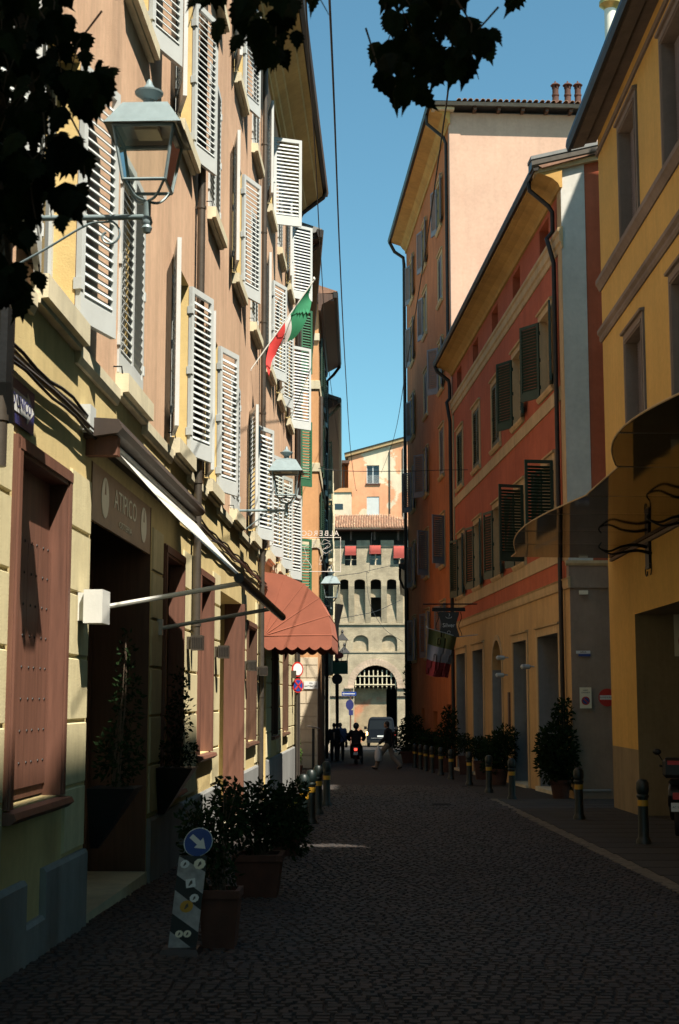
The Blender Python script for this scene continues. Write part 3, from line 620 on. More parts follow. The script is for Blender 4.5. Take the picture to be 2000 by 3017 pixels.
for i, h in enumerate(hp):
    surround(FP, Ta, h, .13, m_trimR, .025); window(FP, Ta, h, .2, m_trimR, reveal_mat=m_trimR)
    st = stP[i]; a = {'o': (170, 164), 'c': (0, 0), 'h': (0, 165), 'n': (168, 140), 'p': (125, 172)}[st]
    shutter(FP, Ta, h[0], h[2] + .01, .615, h[3] - h[2] - .02, False, a[0], m_mauve, pitch=.085, tilt=radians(40), off=.04 if a[0] else -.03)
    shutter(FP, Ta, h[1], h[2] + .01, .615, h[3] - h[2] - .02, True, a[1], m_mauve, pitch=.085, tilt=radians(40), off=.04 if a[1] else -.03)
MB().prof(FP, [(0, 24.1), (.06, 24.1), (.08, 24.25), (.2, 24.36), (.3, 24.5), (.66, 24.62), (.78, 24.66), (.78, 24.76), (0, 24.76)], -.15, PL).build('cove_cornice', m_sofR, Ta)
MB().prof(FP, [(.72, 24.78), (.76, 24.68), (.90, 24.66), (.95, 24.80), (.92, 24.9), (.72, 24.9)], -.55, PL + .1).build('gutter', m_dpipe, Ta)
MB().poly(FGP.pt(0, 0, -2), FGP.pt(12, 0, -2), FGP.pt(12, 0, 24.6), FGP.pt(0, 0, 24.6)).build('gable_wall', m_gable, Ta)
MB().fbox(FGP, -.02, .42, -.3, .025, 13, 24.1).build('corner_strip', m_gable, Ta)
MB().fbox(FGP, -.9, 12, -.2, .42, 24.72, 24.79).build('eaves_board', m_dpipe, Ta)
MB().prof(FGP, [(.40, 24.80), (.42, 24.70), (.54, 24.69), (.57, 24.82), (.40, 24.9)], -.95, 12).build('gable_gutter', m_pipe, Ta)
for k in range(12): MB().fbox(FGP, .9 + k * .95, 1.02 + k * .95, 0, .40, 24.58, 24.72).build('rafter_end', m_dwood, Ta)
MB().fbox(FGP, -.72, .15, .0, .34, 24.60, 24.70).build('cornice_end', m_course, Ta)
sl_ = MB(); sl_.poly(FGP.pt(-.9, .5, 24.88), FGP.pt(12, .5, 24.88), FGP.pt(12, -5, 26.6), FGP.pt(3, -5, 26.6)); sl_.poly(FGP.pt(-.9, .5, 24.88), FGP.pt(3, -5, 26.6), FGP.pt(3, -14, 26.6), FGP.pt(-.9, -16.5, 24.88)); sl_.build('roof', m_roof, Ta)
tl = MB()
for k in range(9):
    t0, t1 = pi * k / 9, pi * (k + 1) / 9
    for r0 in (.09,): tl.box8([Vector((-rr * cos(t), y_, rr * sin(t) * .8)) for t in (t0, t1) for y_ in (0, .45) for rr in (r0 - .015, r0)])
tlm = tl.mesh('roof_tile', m_tile)
for k in range(44):
    p = FGP.pt(.3 + k * .235 + random.uniform(-.02, .02), .55, 24.90 + random.uniform(-.01, .012)); put('roof_tile', tlm, Ta, frame3(p, FGP.u, (-FGP.n * .95 + Vector((0, 0, .3))).normalized(), Vector((0, 0, 1))))
dp = MB(); dp.tube([FP.pt(.45, .86, 24.7), FP.pt(.45, .84, 24.3), FP.pt(.42, .2, 23.75), FP.pt(.42, .1, 23.5), FP.pt(.42, .1, 14.6)], .065, 10); dp.build('drainpipe', m_dpipe, Ta, smooth=True)
dp = MB(); dp.tube([FP.pt(PL, .86, 24.7), FP.pt(PL, .6, 24.2), FP.pt(PL, .16, 23.9), FP.pt(PL, .12, 23.5), FP.pt(PL, .12, -2)], .085, 10); dp.build('drainpipe', m_dpipe, Ta, smooth=True)
# clay chimneys on its roof and a cream steel flue behind
for k, px in enumerate((1637, 1673, 1703)):
    c = thing('chimney_pot', at_y(px, 312, 55.0), ['clay chimney pot with slotted cap, leftmost of three on the roof', 'clay chimney pot with slotted cap, middle of three on the roof', 'clay chimney pot with slotted cap, nearest the yellow eaves'][k], 'chimney', 'clay chimney pots')
    p = at_y(px, 314, 55.0)
    m = MB(); m.lathe([(.16, -.25), (.16, .0), (.135, .03), (.13, .42), (.15, .44), (.15, .5), (.125, .52), (.125, .74)], p, 14); m.build('shaft', m_terra, c, smooth=True)
    for q in range(6): m = MB(); a = q * pi / 3; m.box(-.02, .02, -.03, .03, 0, .13, Matrix.Translation(p + Vector((.12 * cos(a), .12 * sin(a), .74))) @ Matrix.Rotation(a, 4, 'Z')); m.build('cap_post', m_terra, c)
    m = MB(); m.lathe([(.19, .87), (.2, .89), (.13, .96), (.04, 1.0), (.03, 1.06), (.0, 1.1)], p, 14); m.build('cap', m_terra, c, smooth=True)
fl = thing('steel_flue', at_y(1810, 200, 62), 'cream cylindrical steel flue with ochre cap rising behind the yellow eaves', 'flue'); p = at_y(1800, 128, 62)
m = MB(); m.lathe([(.27, -4), (.27, 1.62)], p, 20); m.build('shaft', m_cream2, fl, smooth=True); m = MB(); m.lathe([(.28, 1.62), (.36, 1.75), (.50, 1.85), (.5, 2.0), (.42, 2.02), (.42, 2.6)], p, 20); m.build('cap', m_gold, fl, smooth=True)

# --- yellow house at the right edge
FY = Fac((4.67, 29.31), ANG_Y, -1)
Yw = thing('yellow_house', FY.pt(-4, 0, gz(25)), 'ochre yellow house with brown trim and closed roller blinds at right edge', 'building')
YU = [(c - .74, c + .74, 10.62, 12.86) for c in (-2.82, -6.72, -10.6)]; YL = [(c - .74, c + .74, 6.2, 8.55) for c in (-2.92, -6.9, -10.8)]
PASS = (-9., -2.22, -1, 3.29)
wl = MB(); wall(wl, FY, -15.6, .42, .76, 13.9, YU + YL + [PASS]); wl.build('wall', m_yel, Yw)
for q0_, q1_ in ((-15.6, -9.), (-2.22, .42)): wl = MB(); wall(wl, FY, q0_, q1_, -1, .76); wl.build('dado', m_dado, Yw)
sd = MB(); sd.poly(FY.pt(.42, 0, -1), FY.pt(.42, -8, -1), FY.pt(.42, -8, 14), FY.pt(.42, 0, 14)); sd.poly(FY.pt(-15.6, 0, -1), FY.pt(-15.6, -8, -1), FY.pt(-15.6, -8, 14), FY.pt(-15.6, 0, 14)); sd.build('side_walls', m_yel, Yw)
rv = MB(); reveal(rv, FY, PASS, 2.3, False); rv.build('passage_walls', m_dado, Yw); MB().fbox(FY, -9, -2.22, -7, -6.9, -1, 3.3).build('passage_end', m_dark, Yw)
MB().fbox(FY, -15.5, .3, -7.8, -2.35, 3.3, 13.8).build('rear_rooms', m_dark, Yw)
for h in YU + YL:
    surround(FY, Yw, h, .19, m_trimY, .04, sill=False); t = MB(); a, b2, c, d = h; t.fbox(FY, a - .06, b2 + .06, .04, .06, d + .03, d + .08); t.fbox(FY, a - .08, a - .04, .04, .055, c, d); t.fbox(FY, b2 + .04, b2 + .08, .04, .055, c, d); t.build('architrave', m_trimY, Yw)
    rv = MB(); reveal(rv, FY, h, .24); rv.build('jamb', m_trimY, Yw)
    bl = MB(); n = 44
    for k in range(n):
        z = c + (d - c) * k / n; bl.prof(FY, [(-.22, z), (-.195, z + .012), (-.19, z + .03), (-.22, z + .05)], a, b2)
    bl.build('roller_blind', m_mauve, Yw, kind='stuff')
    MB().fbox(FY, a, b2, -.26, -.225, c, d).build('blind_backing', m_dark, Yw)
for zz, pr in ((10.36, [(0, 0), (.03, 0), (.08, .1), (.11, .14), (.11, .24), (0, .26)]), (9.28, [(0, -.04), (.03, -.04), (.06, .02), (.05, .09), (.10, .14), (.10, .22), (0, .25)])):
    MB().prof(FY, [(w, zz + z) for w, z in pr], -15.6, .5).build('string_course', m_trimY, Yw)
MB().prof(FY, [(0, 13.36), (.045, 13.36), (.05, 13.47), (0, 13.48)], -15.6, .46).build('frieze_band', m_trimY, Yw)
MB().prof(FY, [(0, 13.76), (.25, 13.72), (.27, 13.66), (.52, 13.6), (.55, 13.62), (.55, 13.8), (0, 14.0)], -15.7, .6).build('soffit', m_trimY, Yw)
MB().prof(FY, [(.52, 13.82), (.55, 13.58), (.62, 13.58), (.66, 13.7), (.64, 13.84)], -15.8, .68).build('gutter', m_dpipe, Yw)
MB().prof(FY, [(.6, 13.85), (-5, 15.6), (-5, 15.4), (.5, 13.8)], -15.8, .65).build('roof', m_roof, Yw)
MB().box(7.87, 17, 17, 29.7, -1, 21.9).build('rear_block', m_yel, Yw)
# smoked glass canopy with scalloped edge on wrought iron brackets
cn = thing('glass_canopy', FY.pt(-4, 0, 4.57), 'brown smoked glass canopy with scalloped edge on scrolled iron brackets', 'canopy')
def edge_w(y):        # distance of the scalloped edge from the wall
    if y > 20.3: t = (y - 20.3) / 8.2; return 1.95 + .42 * sin(pi * min(max(t, 0), 1)) + .1 * t
    if y > 17.8: return 1.98
    t = (17.8 - y) / 6; return 2.02 + .40 * sin(pi * min(t * 1.2, 1))
ys = [29.25, 26.8, 24.7, 22.4, 20.4, 17.8, 15.5, 12.6]
for y1, y0 in zip(ys, ys[1:]):
    n = 8; pts = [(y1 + (y0 - y1) * (.004 + .992 * k / n)) for k in range(n + 1)]
    ring = [FY.pt(yv - 29.31, .03, 4.57) for yv in pts] + [FY.pt(yv - 29.31, edge_w(yv), 4.60) for yv in reversed(pts)]
    m = MB(); m.prism(ring, (0, 0, .02)); m.build('pane', m_cglass, cn)
    m = MB(); m.tube([FY.pt(yv - 29.31, edge_w(yv) + .01, 4.61) for yv in pts], .012, 5); m.build('edge_trim', m_trimR, cn)
    m = MB(); m.fbox(FY, y0 - 29.31 - .012, y0 - 29.31 + .012, .03, edge_w(y0), 4.592, 4.64); m.build('glazing_bar', m_trimY, cn)
m = MB(); m.fbox(FY, -16.7, -.05, 0, .06, 4.50, 4.56); m.build('wall_rail', m_trimY, cn)
for yb in (25.6, 21.4, 17):
    u = yb - 29.31; b_ = MB()
    for dz in (0, -.12):
        b_.tube(catmull([FY.pt(u + dz * 1.5, 0, 4.40 + dz), FY.pt(u + dz * 1.5, .25, 4.45 + dz), FY.pt(u + dz * 1.5, .5, 4.42 + dz), FY.pt(u + dz * 1.5, .72, 4.34 + dz * .6), FY.pt(u, .9, 4.40), FY.pt(u, .86, 4.50)]), [.032 - .0008 * k for k in range(31)], 8)
    b_.fbox(FY, u - .16, u + .16, 0, .05, 4.02, 4.5)
    for q in (-1, 1): b_.tube([FY.pt(u + q * (.16 + .09 * sin(t)), .03, 4.0 + .1 * q * cos(t)) for t in [k * .5 for k in range(10)]], .012, 5)
    b_.build('bracket', m_iron, cn, smooth=True)
# --- the neighbour beyond the right frame edge whose roof shades this end of the street
Nb = thing('neighbour_house', (9, -8, 0), 'ochre house beyond the right frame edge that shades the near street', 'building')
FN = Fac((4.9, 0), 0, -1); hn = [(u, u + 1.3, z, z + 2) for u in range(-27, 9, 4) for z in (1, 6, 10, 14)]
wl = MB(); wall(wl, FN, -30, 11.2, -1, 17.4, hn); wl.poly(FN.pt(11.2, 0, -1), FN.pt(11.2, -10, -1), FN.pt(11.2, -10, 17.5), FN.pt(11.2, 0, 17.5)); wl.build('wall', m_yel, Nb)
for h in hn: MB().fbox(FN, h[0], h[1], -.3, -.25, h[2], h[3]).build('window', m_glass, Nb)
MB().fbox(FN, -30, 11.2, -10, .8, 17.45, 17.65).build('roof', m_roof, Nb)
MB().fbox(FN, -30, -1.7, -10, .3, 17.66, 23.5).build('leaf_shade_block', m_yel, Nb)  # unseen block added on the roof to keep the hanging tree leaves in shade

# ================================================================== left, farther on
FB = Fac((-2.5, 39.5), -.0717, 1); BL = 22.5
Bh = thing('ochre_house', FB.pt(10, 0, gz(50)), 'shaded brown-ochre house with bottle green shutters beyond the long salmon house', 'building')
hb = [(c - .6, c + .6, z, z + 2.0) for c in (2.3, 6.5, 10.7, 15, 19) for z in (4.5, 8.1, 11.6)]
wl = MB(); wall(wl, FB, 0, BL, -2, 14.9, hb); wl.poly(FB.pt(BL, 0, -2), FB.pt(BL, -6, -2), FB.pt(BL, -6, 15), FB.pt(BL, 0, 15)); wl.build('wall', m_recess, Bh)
MB().fbox(FB, .1, BL - .1, -6, -.5, -2, 14.8).build('rear_rooms', m_dark, Bh)
for i, h in enumerate(hb):
    window(FB, Bh, h, .2, m_dwood, reveal_mat=m_recess)
    shutter(FB, Bh, h[0], h[2], .595, 2.0, False, 165, m_green2, pitch=.085); shutter(FB, Bh, h[1], h[2], .595, 2.0, True, 125 if i < 3 else 155, m_green2, pitch=.085)
MB().prof(FB, [(0, 14.5), (.1, 14.6), (.5, 14.8), (.62, 14.8), (.62, 14.95), (0, 15.0)], -.1, BL).build('cornice', m_dwood, Bh)
MB().prof(FB, [(.58, 14.96), (.62, 14.82), (.74, 14.82), (.78, 15.02), (.58, 15.06)], -.25, BL + .2).build('gutter', m_dpipe, Bh)
MB().prof(FB, [(.74, 15.07), (-3.5, 16.5), (-6, 15.6), (-6, 15.3), (.5, 14.96)], -.2, BL + .2).build('roof', m_plinth, Bh)
MB().tube([FB.pt(.4, .7, 14.85), FB.pt(.4, .3, 14.5), FB.pt(.4, .1, 14.2), FB.pt(.4, .1, -1)], .06, 8).build('drainpipe', m_pipe, Bh)

CY_ = 55.; CX_ = -2.59; FCe = FacY(CY_); FC = Fac((CX_, CY_), -.0187, 1); CL = 11.3; CH = 17.3
Ch = thing('orange_house', (-5, CY_, gz(CY_)), 'orange stucco house with pale bands and stone base facing the camera', 'building')
hc = [(c - .55, c + .55, z, z + 2) for c in (2.2, 5.6, 9.0) for z in (4.6, 7.9, 11.0, 14.2)]
wl = MB(); wall(wl, FC, 0, CL, -2, CH, hc); wl.build('street_wall', m_orange, Ch)
wl = MB(); wl.poly(FCe.pt(-11, 0, 3.3), FCe.pt(CX_, 0, 3.3), FCe.pt(CX_, 0, CH), FCe.pt(-11, 0, CH)); wl.build('end_wall', m_orange, Ch)
MB().fbox(FC, .1, CL - .1, -5, -.4, -2, CH - .1).build('rear_rooms', m_dark, Ch)
wl = MB(); wl.poly(FCe.pt(-11, 0, -2), FCe.pt(CX_, 0, -2), FCe.pt(CX_, 0, 3.3), FCe.pt(-11, 0, 3.3)); wl.build('base_wall', m_farcream, Ch)
z = gz(CY_); k = 0
while z < 3.25:
    x = CX_ - (.0 if k % 2 else .35)
    prev = CX_
    while prev > -5.6:
        w = .75 if prev != CX_ else (.45 if k % 2 else .75)
        MB().fbox(FCe, prev - w + .012, prev - .012, 0, .03, z + .01, min(z + .47, 3.28)).build('stone_block', m_farcream, Ch); prev -= w
    z += .49; k += 1
for zz in (7.55, 10.55, 13.85):
    MB().prof(FCe, [(0, zz), (.05, zz), (.06, zz + .32), (0, zz + .34)], -11, CX_ + .05).build('band', m_course, Ch); MB().prof(FC, [(0, zz), (.05, zz), (.06, zz + .32), (0, zz + .34)], 0, CL).build('band', m_course, Ch)
MB().fbox(FCe, -11, CX_ + .04, 0, .1, CH - 1.5, CH - 1.22).build('capital_band', m_course, Ch)
for h in hc:
    window(FC, Ch, h, .2, m_white, reveal_mat=m_orange); shutter(FC, Ch, h[0], h[2], .545, 2.0, False, 172, m_green, pitch=.09); shutter(FC, Ch, h[1], h[2], .545, 2.0, True, 170, m_green, pitch=.09)
MB().prof(FC, [(0, CH - .4), (.1, CH - .4), (.15, CH - .15), (.62, CH + .1), (.62, CH + .25), (0, CH + .3)], -.5, CL).build('cornice', m_dwood, Ch)
MB().prof(FC, [(.6, CH + .27), (.62, CH + .1), (.74, CH + .1), (.78, CH + .3), (.6, CH + .36)], -.55, CL + .1).build('gutter', m_dpipe, Ch)
MB().fbox(FCe, -11, CX_ + .63, 0, .45, CH, CH + .3).build('end_eaves', m_dwood, Ch)
MB().prof(FC, [(.76, CH + .37), (-4, CH + 2), (-8, CH + .4), (-8, CH + .2), (.5, CH + .3)], -.5, CL).build('roof', m_roof, Ch)
MB().tube([FC.pt(CL - .1, .7, CH + .1), FC.pt(CL - .1, .4, CH - .3), FC.pt(CL - .1, .1, CH - .6), FC.pt(CL - .1, .1, -1)], .07, 8).build('drainpipe', m_dpipe, Ch)
MB().tube([FC.pt(.3, .1, 13.6), FC.pt(.3, .1, 10.8)], .08, 8).build('drainpipe', m_pipe, Ch)

FD = Fac((-2.8, 66.4), -.03, 1); DL = 27
Dh = thing('far_left_house', FD.pt(12, 0, gz(92)), 'shaded house in the last stretch before the gate tower, with pale louvred shutters', 'building')
hd = [(c - .55, c + .55, z, z + 1.9) for c in (2.5, 7, 11.5, 16, 20.5, 25) for z in (3., 6.2, 9.3, 12.2)]
wl = MB(); wall(wl, FD, 0, DL, -2.5, 15.5, hd); wl.poly(FD.pt(0, 0, 12), FD.pt(0, -5, 12), FD.pt(0, -5, 16.6), FD.pt(0, 0, 15.5)); wl.build('wall', m_farcream, Dh)
MB().fbox(FD, .1, DL, -5, -.4, -2.5, 15.2).build('rear_rooms', m_dark, Dh)
for h in hd: window(FD, Dh, h, .2, m_dwood, reveal_mat=m_farcream); shutter(FD, Dh, h[0], h[2], .545, 1.9, False, 150, m_course, pitch=.1); shutter(FD, Dh, h[1], h[2], .545, 1.9, True, 160, m_course, pitch=.1)
MB().prof(FD, [(0, 15.20), (.1, 15.30), (.62, 15.60), (.62, 15.72), (0, 15.80)], -.3, DL).build('cornice', m_dwood, Dh)
MB().prof(FD, [(.6, 15.75), (.62, 15.60), (.74, 15.60), (.78, 15.78), (.6, 15.84)], -.35, DL).build('gutter', m_pipe, Dh)
MB().prof(FD, [(.76, 15.85), (-4, 17.50), (-5, 17.40), (.5, 15.76)], -.35, DL).build('roof', m_plinth, Dh)
MB().tube([FD.pt(.2, .68, 15.60), FD.pt(.2, .4, 15.30), FD.pt(.2, .1, 15.00), FD.pt(.2, .1, -1)], .07, 8).build('drainpipe', m_course, Dh)

# ------------------------------------------------------------------ right, farther on: low shaded house
FF = Fac((FP.pt(PL + .1, 0, 0).x + .05, FP.pt(PL + .1, 0, 0).y), .014, -1)
Fh = thing('low_house', FF.pt(6, 0, gz(76)), 'low house in shade past the tall terracotta house, grey louvred shutters', 'building')
hf = [(c - .55, c + .55, z, z + 1.9) for c in (1.6, 5.5, 9.5, 13.5) for z in (2.2, 5.3)]
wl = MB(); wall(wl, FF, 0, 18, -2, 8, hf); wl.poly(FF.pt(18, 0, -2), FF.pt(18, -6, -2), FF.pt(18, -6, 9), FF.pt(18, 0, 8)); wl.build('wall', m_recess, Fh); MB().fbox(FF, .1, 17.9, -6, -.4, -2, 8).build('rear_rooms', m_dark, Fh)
for h in hf: window(FF, Fh, h, .2, m_dwood, reveal_mat=m_recess); shutter(FF, Fh, h[0], h[2], .545, 1.9, False, 168, m_mauve, pitch=.09, tilt=radians(40)); shutter(FF, Fh, h[1], h[2], .545, 1.9, True, 162, m_mauve, pitch=.09, tilt=radians(40))
MB().prof(FF, [(0, 7.8), (.4, 8.1), (.5, 8.1), (.5, 8.3), (-.1, 8.3)], -.1, 18).build('eaves', m_dpipe, Fh); MB().prof(FF, [(.52, 8.32), (-3, 9.6), (-6, 8.6), (-6, 8.3)], 0, 18).build('roof', m_roof, Fh)
MB().tube([FF.pt(.3, .46, 8.1), FF.pt(.3, .46, 7.6), FF.pt(.3, .3, 7.2), FF.pt(.3, .1, 7.0), FF.pt(.3, .1, 0)], .06, 8).build('drainpipe', m_dpipe, Fh)

# ------------------------------------------------------------------ the gate tower across the end of the street
TY = 112.; FT = FacY(TY)
def T(px, py, y=TY): q = at_y(px, py, y); return q.x, q.z
Tw = thing('gate_tower', (0, TY, gz(TY)), 'medieval brick gate tower with arched passage, portcullis and red window awnings', 'tower')
XL, XR = -7.0, 4.2
zE = T(1100, 1566)[1]; zLedge = T(1100, 1610)[1]; zN1 = T(1100, 1708)[1]; zN0 = T(1100, 1834)[1]; zL2 = T(1100, 1838)[1]; zBA = T(1100, 1872)[1]; zS = T(1100, 1916)[1]
ax0, ax1 = T(1043, 2024)[0], T(1170, 2024)[0]; acx = (ax0 + ax1) / 2; ar = (ax1 - ax0) / 2; zspr = T(1100, 2024)[1]; 
def zp(py): return T(1100, py)[1]
def xp(px): return T(px, 1800)[0]
g0 = gz(TY) - .5
wins = [(xp(1016.5), xp(1051), zp(1668), zp(1608)), (xp(1089), xp(1124), zp(1667), zp(1606)), (xp(1159.5), xp(1194), zp(1665), zp(1608))]
nich = [(xp(a), xp(b_)) for a, b_ in ((1002, 1027), (1044, 1076), (1092, 1123), (1140, 1168))]
nich = [(nich[0][0] - 1.2 * k, nich[0][1] - 1.2 * k) for k in (3, 2, 1)] + nich + [(nich[3][0] + 1.25, nich[3][1] + 1.25)]
PJ = .55                                                     # how far the upper storeys stand proud of the gate wall
FU = FacY(TY - PJ)
zb = zN0; zt = zp(1728)                                      # niche foot and springing of the little arches
up = MB(); wall(up, FU, XL, XR, zt, zLedge, wins + [(a, b_, zt, zN1) for a, b_ in nich]); up.build('upper_wall', m_tower, Tw)
for w in wins: rv = MB(); reveal(rv, FU, w, .5); rv.build('jamb', m_tower, Tw); ww = MB(); ww.fbox(FU, w[0], w[1], -.42, -.4, w[2], w[3]); q = ww.build('window', m_glass, Tw); fr = MB(); fr.fbox(FU, (w[0] + w[1]) / 2 - .05, (w[0] + w[1]) / 2 + .05, -.4, -.36, w[2], w[3]); [fr.fbox(FU, w[0], w[1], -.4, -.37, w[2] + (w[3] - w[2]) * k, w[2] + (w[3] - w[2]) * k + .05) for k in (.0, .3, .6)]; fr.build('frame', m_farcream, q)
us = sorted([XL, XR] + [x for n_ in nich for x in n_])
piers = [(a, b_) for a, b_ in zip(us[::2], us[1::2])]
for a, b_ in piers:                                          # long tapering corbels between the niches
    m = MB(); m.prism([FT.pt(a, PJ, zt), FT.pt(a, .012, zb), FT.pt(a, .005, zb), FT.pt(a, .005, zt)], (b_ - a, 0, 0)); m.build('corbel', m_tower, Tw)
lw_ = MB()
for i, (a, b_) in enumerate(nich):
    n = 10; cx = (a + b_) / 2; r = (b_ - a) / 2; zc = zN1 - r * .55
    for k in range(n):
        t0, t1 = pi * k / n, pi * (k + 1) / n; p0 = (cx - r * cos(t0), zc + (zN1 - zc) * sin(t0)); p1 = (cx - r * cos(t1), zc + (zN1 - zc) * sin(t1))
        lw_.poly(FU.pt(p0[0], 0, p0[1]), FU.pt(p1[0], 0, p1[1]), FU.pt(p1[0], 0, zN1), FU.pt(p0[0], 0, zN1)); lw_.poly(FU.pt(p0[0], 0, p0[1]), FU.pt(p1[0], 0, p1[1]), FU.pt(p1[0], -PJ, p1[1]), FU.pt(p0[0], -PJ, p0[1]))
lw_.build('niche_arches', m_tower, Tw)
gate_hole = (ax0, ax1, g0, zspr + ar); n3 = nich[5]; slit = (n3[0], n3[1], zp(1818), zp(1760))
blind = [(T(1040.8, 1900)[0], T(1085.5, 1900)[0], zS, zBA), (T(1125.5, 1900)[0], T(1170, 1900)[0], zS, zBA)]
blind = [(b_[0], b_[1], zp(1919), zp(1871)) for b_ in blind]
lo = MB(); wall(lo, FT, XL, XR, g0, zN1 + .3, [gate_hole, slit] + blind + [(a, b_, zp(1736), zN1 + .29) for a, b_ in nich]); lo.build('gate_wall', m_tower, Tw)
MB().fbox(FT, XL, XR, -1.3, -1.2, zp(1760), zN1 + 1).build('machicolation_back', m_dark, Tw); MB().fbox(FT, slit[0], slit[1], -1, -.9, slit[2], slit[3]).build('slit_window', m_dark, Tw)
def arch_fill(F, a, b_, ztop, depth, mat, parent, name, ring=0, ringmat=None, n=14, flat=1.):
    cx = (a + b_) / 2; r = (b_ - a) / 2; zc = ztop - r * flat; m = MB()
    pp = [(cx - r * cos(pi * k / n), zc + r * flat * sin(pi * k / n)) for k in range(n + 1)]
    for p0, p1 in zip(pp, pp[1:]):
        m.poly(F.pt(p0[0], 0, p0[1]), F.pt(p1[0], 0, p1[1]), F.pt(p1[0], 0, ztop), F.pt(p0[0], 0, ztop)); m.poly(F.pt(p0[0], 0, p0[1]), F.pt(p1[0], 0, p1[1]), F.pt(p1[0], -depth, p1[1]), F.pt(p0[0], -depth, p0[1]))
    m.build(name, mat, parent)
    if ring:
        for k in range(n * 2):
            t0, t1 = pi * k / (2 * n) + .004, pi * (k + 1) / (2 * n) - .004
            q = MB(); q.box8([F.pt(cx - rr * cos(t), w, zc + rr * flat * sin(t)) for t in (t0, t1) for w in (-.2, .03) for rr in (r, r + ring)]); q.build('voussoir', ringmat, parent)
arch_fill(FT, ax0, ax1, zspr + ar, 1.0, m_tower, Tw, 'gate_arch', .52, m_vous)
for b_ in blind:
    arch_fill(FT, b_[0], b_[1], b_[3], .22, m_tower, Tw, 'blind_arch', flat=.8); q = MB(); q.fbox(FT, b_[0], b_[1], -.27, -.22, b_[2], b_[3]); q.build('blind_arch_back', m_tower, Tw); zq = b_[3] - (b_[1] - b_[0]) / 2 * .8
    for xq in (b_[0], b_[1]): MB().poly(FT.pt(xq, 0, b_[2]), FT.pt(xq, -.22, b_[2]), FT.pt(xq, -.22, zq), FT.pt(xq, 0, zq)).build('blind_arch_side', m_tower, Tw)
    MB().poly(FT.pt(b_[0], 0, b_[2]), FT.pt(b_[1], 0, b_[2]), FT.pt(b_[1], -.22, b_[2]), FT.pt(b_[0], -.22, b_[2])).build('blind_arch_sill', m_tower, Tw)
rv = MB(); reveal(rv, FT, (ax0, ax1, g0, zspr), 1.0, False); rv.build('gate_jambs', m_tower, Tw)
for zz, pr in ((zL2, .1), (zp(1920), .06), (zLedge, .62)): MB().fbox(FT, XL, XR, pr - .1 if pr > .5 else 0, pr, zz - .08, zz + .04).build('ledge', m_tower, Tw)
for a, b_ in ((ax0 - .75, ax0 - .02), (ax1 + .02, ax1 + .75)): MB().fbox(FT, a, b_, 0, .12, zspr - .12, zspr + .02).build('impost', m_vous, Tw)
for a, b_ in ((XL, ax0 - .02), (ax1 + .02, XR)): MB().fbox(FT, a, b_, 0, .07, zp(2053) - .06, zp(2053) + .06).build('dado_ledge', m_dpipe, Tw)
dx = T(1138, 2030)[0]
iw = MB(); wall(iw, FacY(TY + .68), ax0 - .5, ax1 + .5, g0, zp(2028), [(dx, ax1 - .05, g0, zp(2028))]); iw.build('passage_wall', m_backwall, Tw)
MB().fbox(FacY(TY + .68), ax0 - .6, ax1 + .6, -6, -5.9, g0, 8).build('passage_end', m_dark, Tw); q = MB(); reveal(q, FacY(TY + .68), (ax0 - .05, ax1 - .02, g0, zspr + ar + .1), 5.9, False); q.build('passage_sides', m_dark, Tw)
pc = thing('portcullis', (acx, TY + .3, zspr), 'wooden portcullis with pointed bars raised in the gate arch', 'portcullis'); FPt = FacY(TY + .2); nb = 10
for k in range(nb):
    x = ax0 + .12 + (ax1 - ax0 - .24) * k / (nb - 1); dz = sqrt(max(ar ** 2 - (x - acx) ** 2, 0)); z0 = zp(2024); z1 = min(zspr + dz, zp(1972)) - .05
    m = MB(); m.fbox(FPt, x - .04, x + .04, -.04, .04, z0, max(z1, z0 + .5)); m.add([FPt.pt(x - .04, -.04, z0), FPt.pt(x + .04, -.04, z0), FPt.pt(x + .04, .04, z0), FPt.pt(x - .04, .04, z0), FPt.pt(x, 0, z0 - .22)], [(0, 1, 4), (1, 2, 4), (2, 3, 4), (3, 0, 4)]); m.build('bar', m_course, pc)
for zz in (2017, 1992): MB().fbox(FPt, ax0 + .05, ax1 - .05, .045, .09, zp(zz) - .035, zp(zz) + .04).build('cross_bar', m_course, pc)
for k, (a, b_) in enumerate(((XL, -5.0), (xp(979), xp(1016)), (xp(1051), xp(1090)), (xp(1122), xp(1161)), (xp(1194), XR))):
    MB().fbox(FU, a, b_, -.5, 0, zLedge, zp(1594)).build('merlon', m_tower, Tw)
MB().fbox(FU, XL, XR, -4, -.9, zLedge, zE).build('loft', m_dark, Tw)
MB().fbox(FU, XL, XR, -.6, -.45, zLedge, zp(1594)).build('parapet_back', m_dark, Tw)
for k in range(5): x = xp(998) + k * 1.86 - .95; MB().fbox(FU, x, x + .14, -.4, .0, zp(1594), zE).build('roof_post', m_dwood, Tw)
MB().fbox(FU, XL, XR, -5, .7, zE, zE + .12).build('eaves_board', m_dwood, Tw)
rf = MB(); zR = zp(1525) + .5; zr0 = zE + .13
rf.poly(FU.pt(XL, .75, zr0), FU.pt(XR, .75, zr0), FU.pt(xp(1090) + 1.2, -3, zR), FU.pt(xp(1090) - 2.5, -3, zR)); rf.build('roof_deck', m_roof, Tw)
tl = MB()
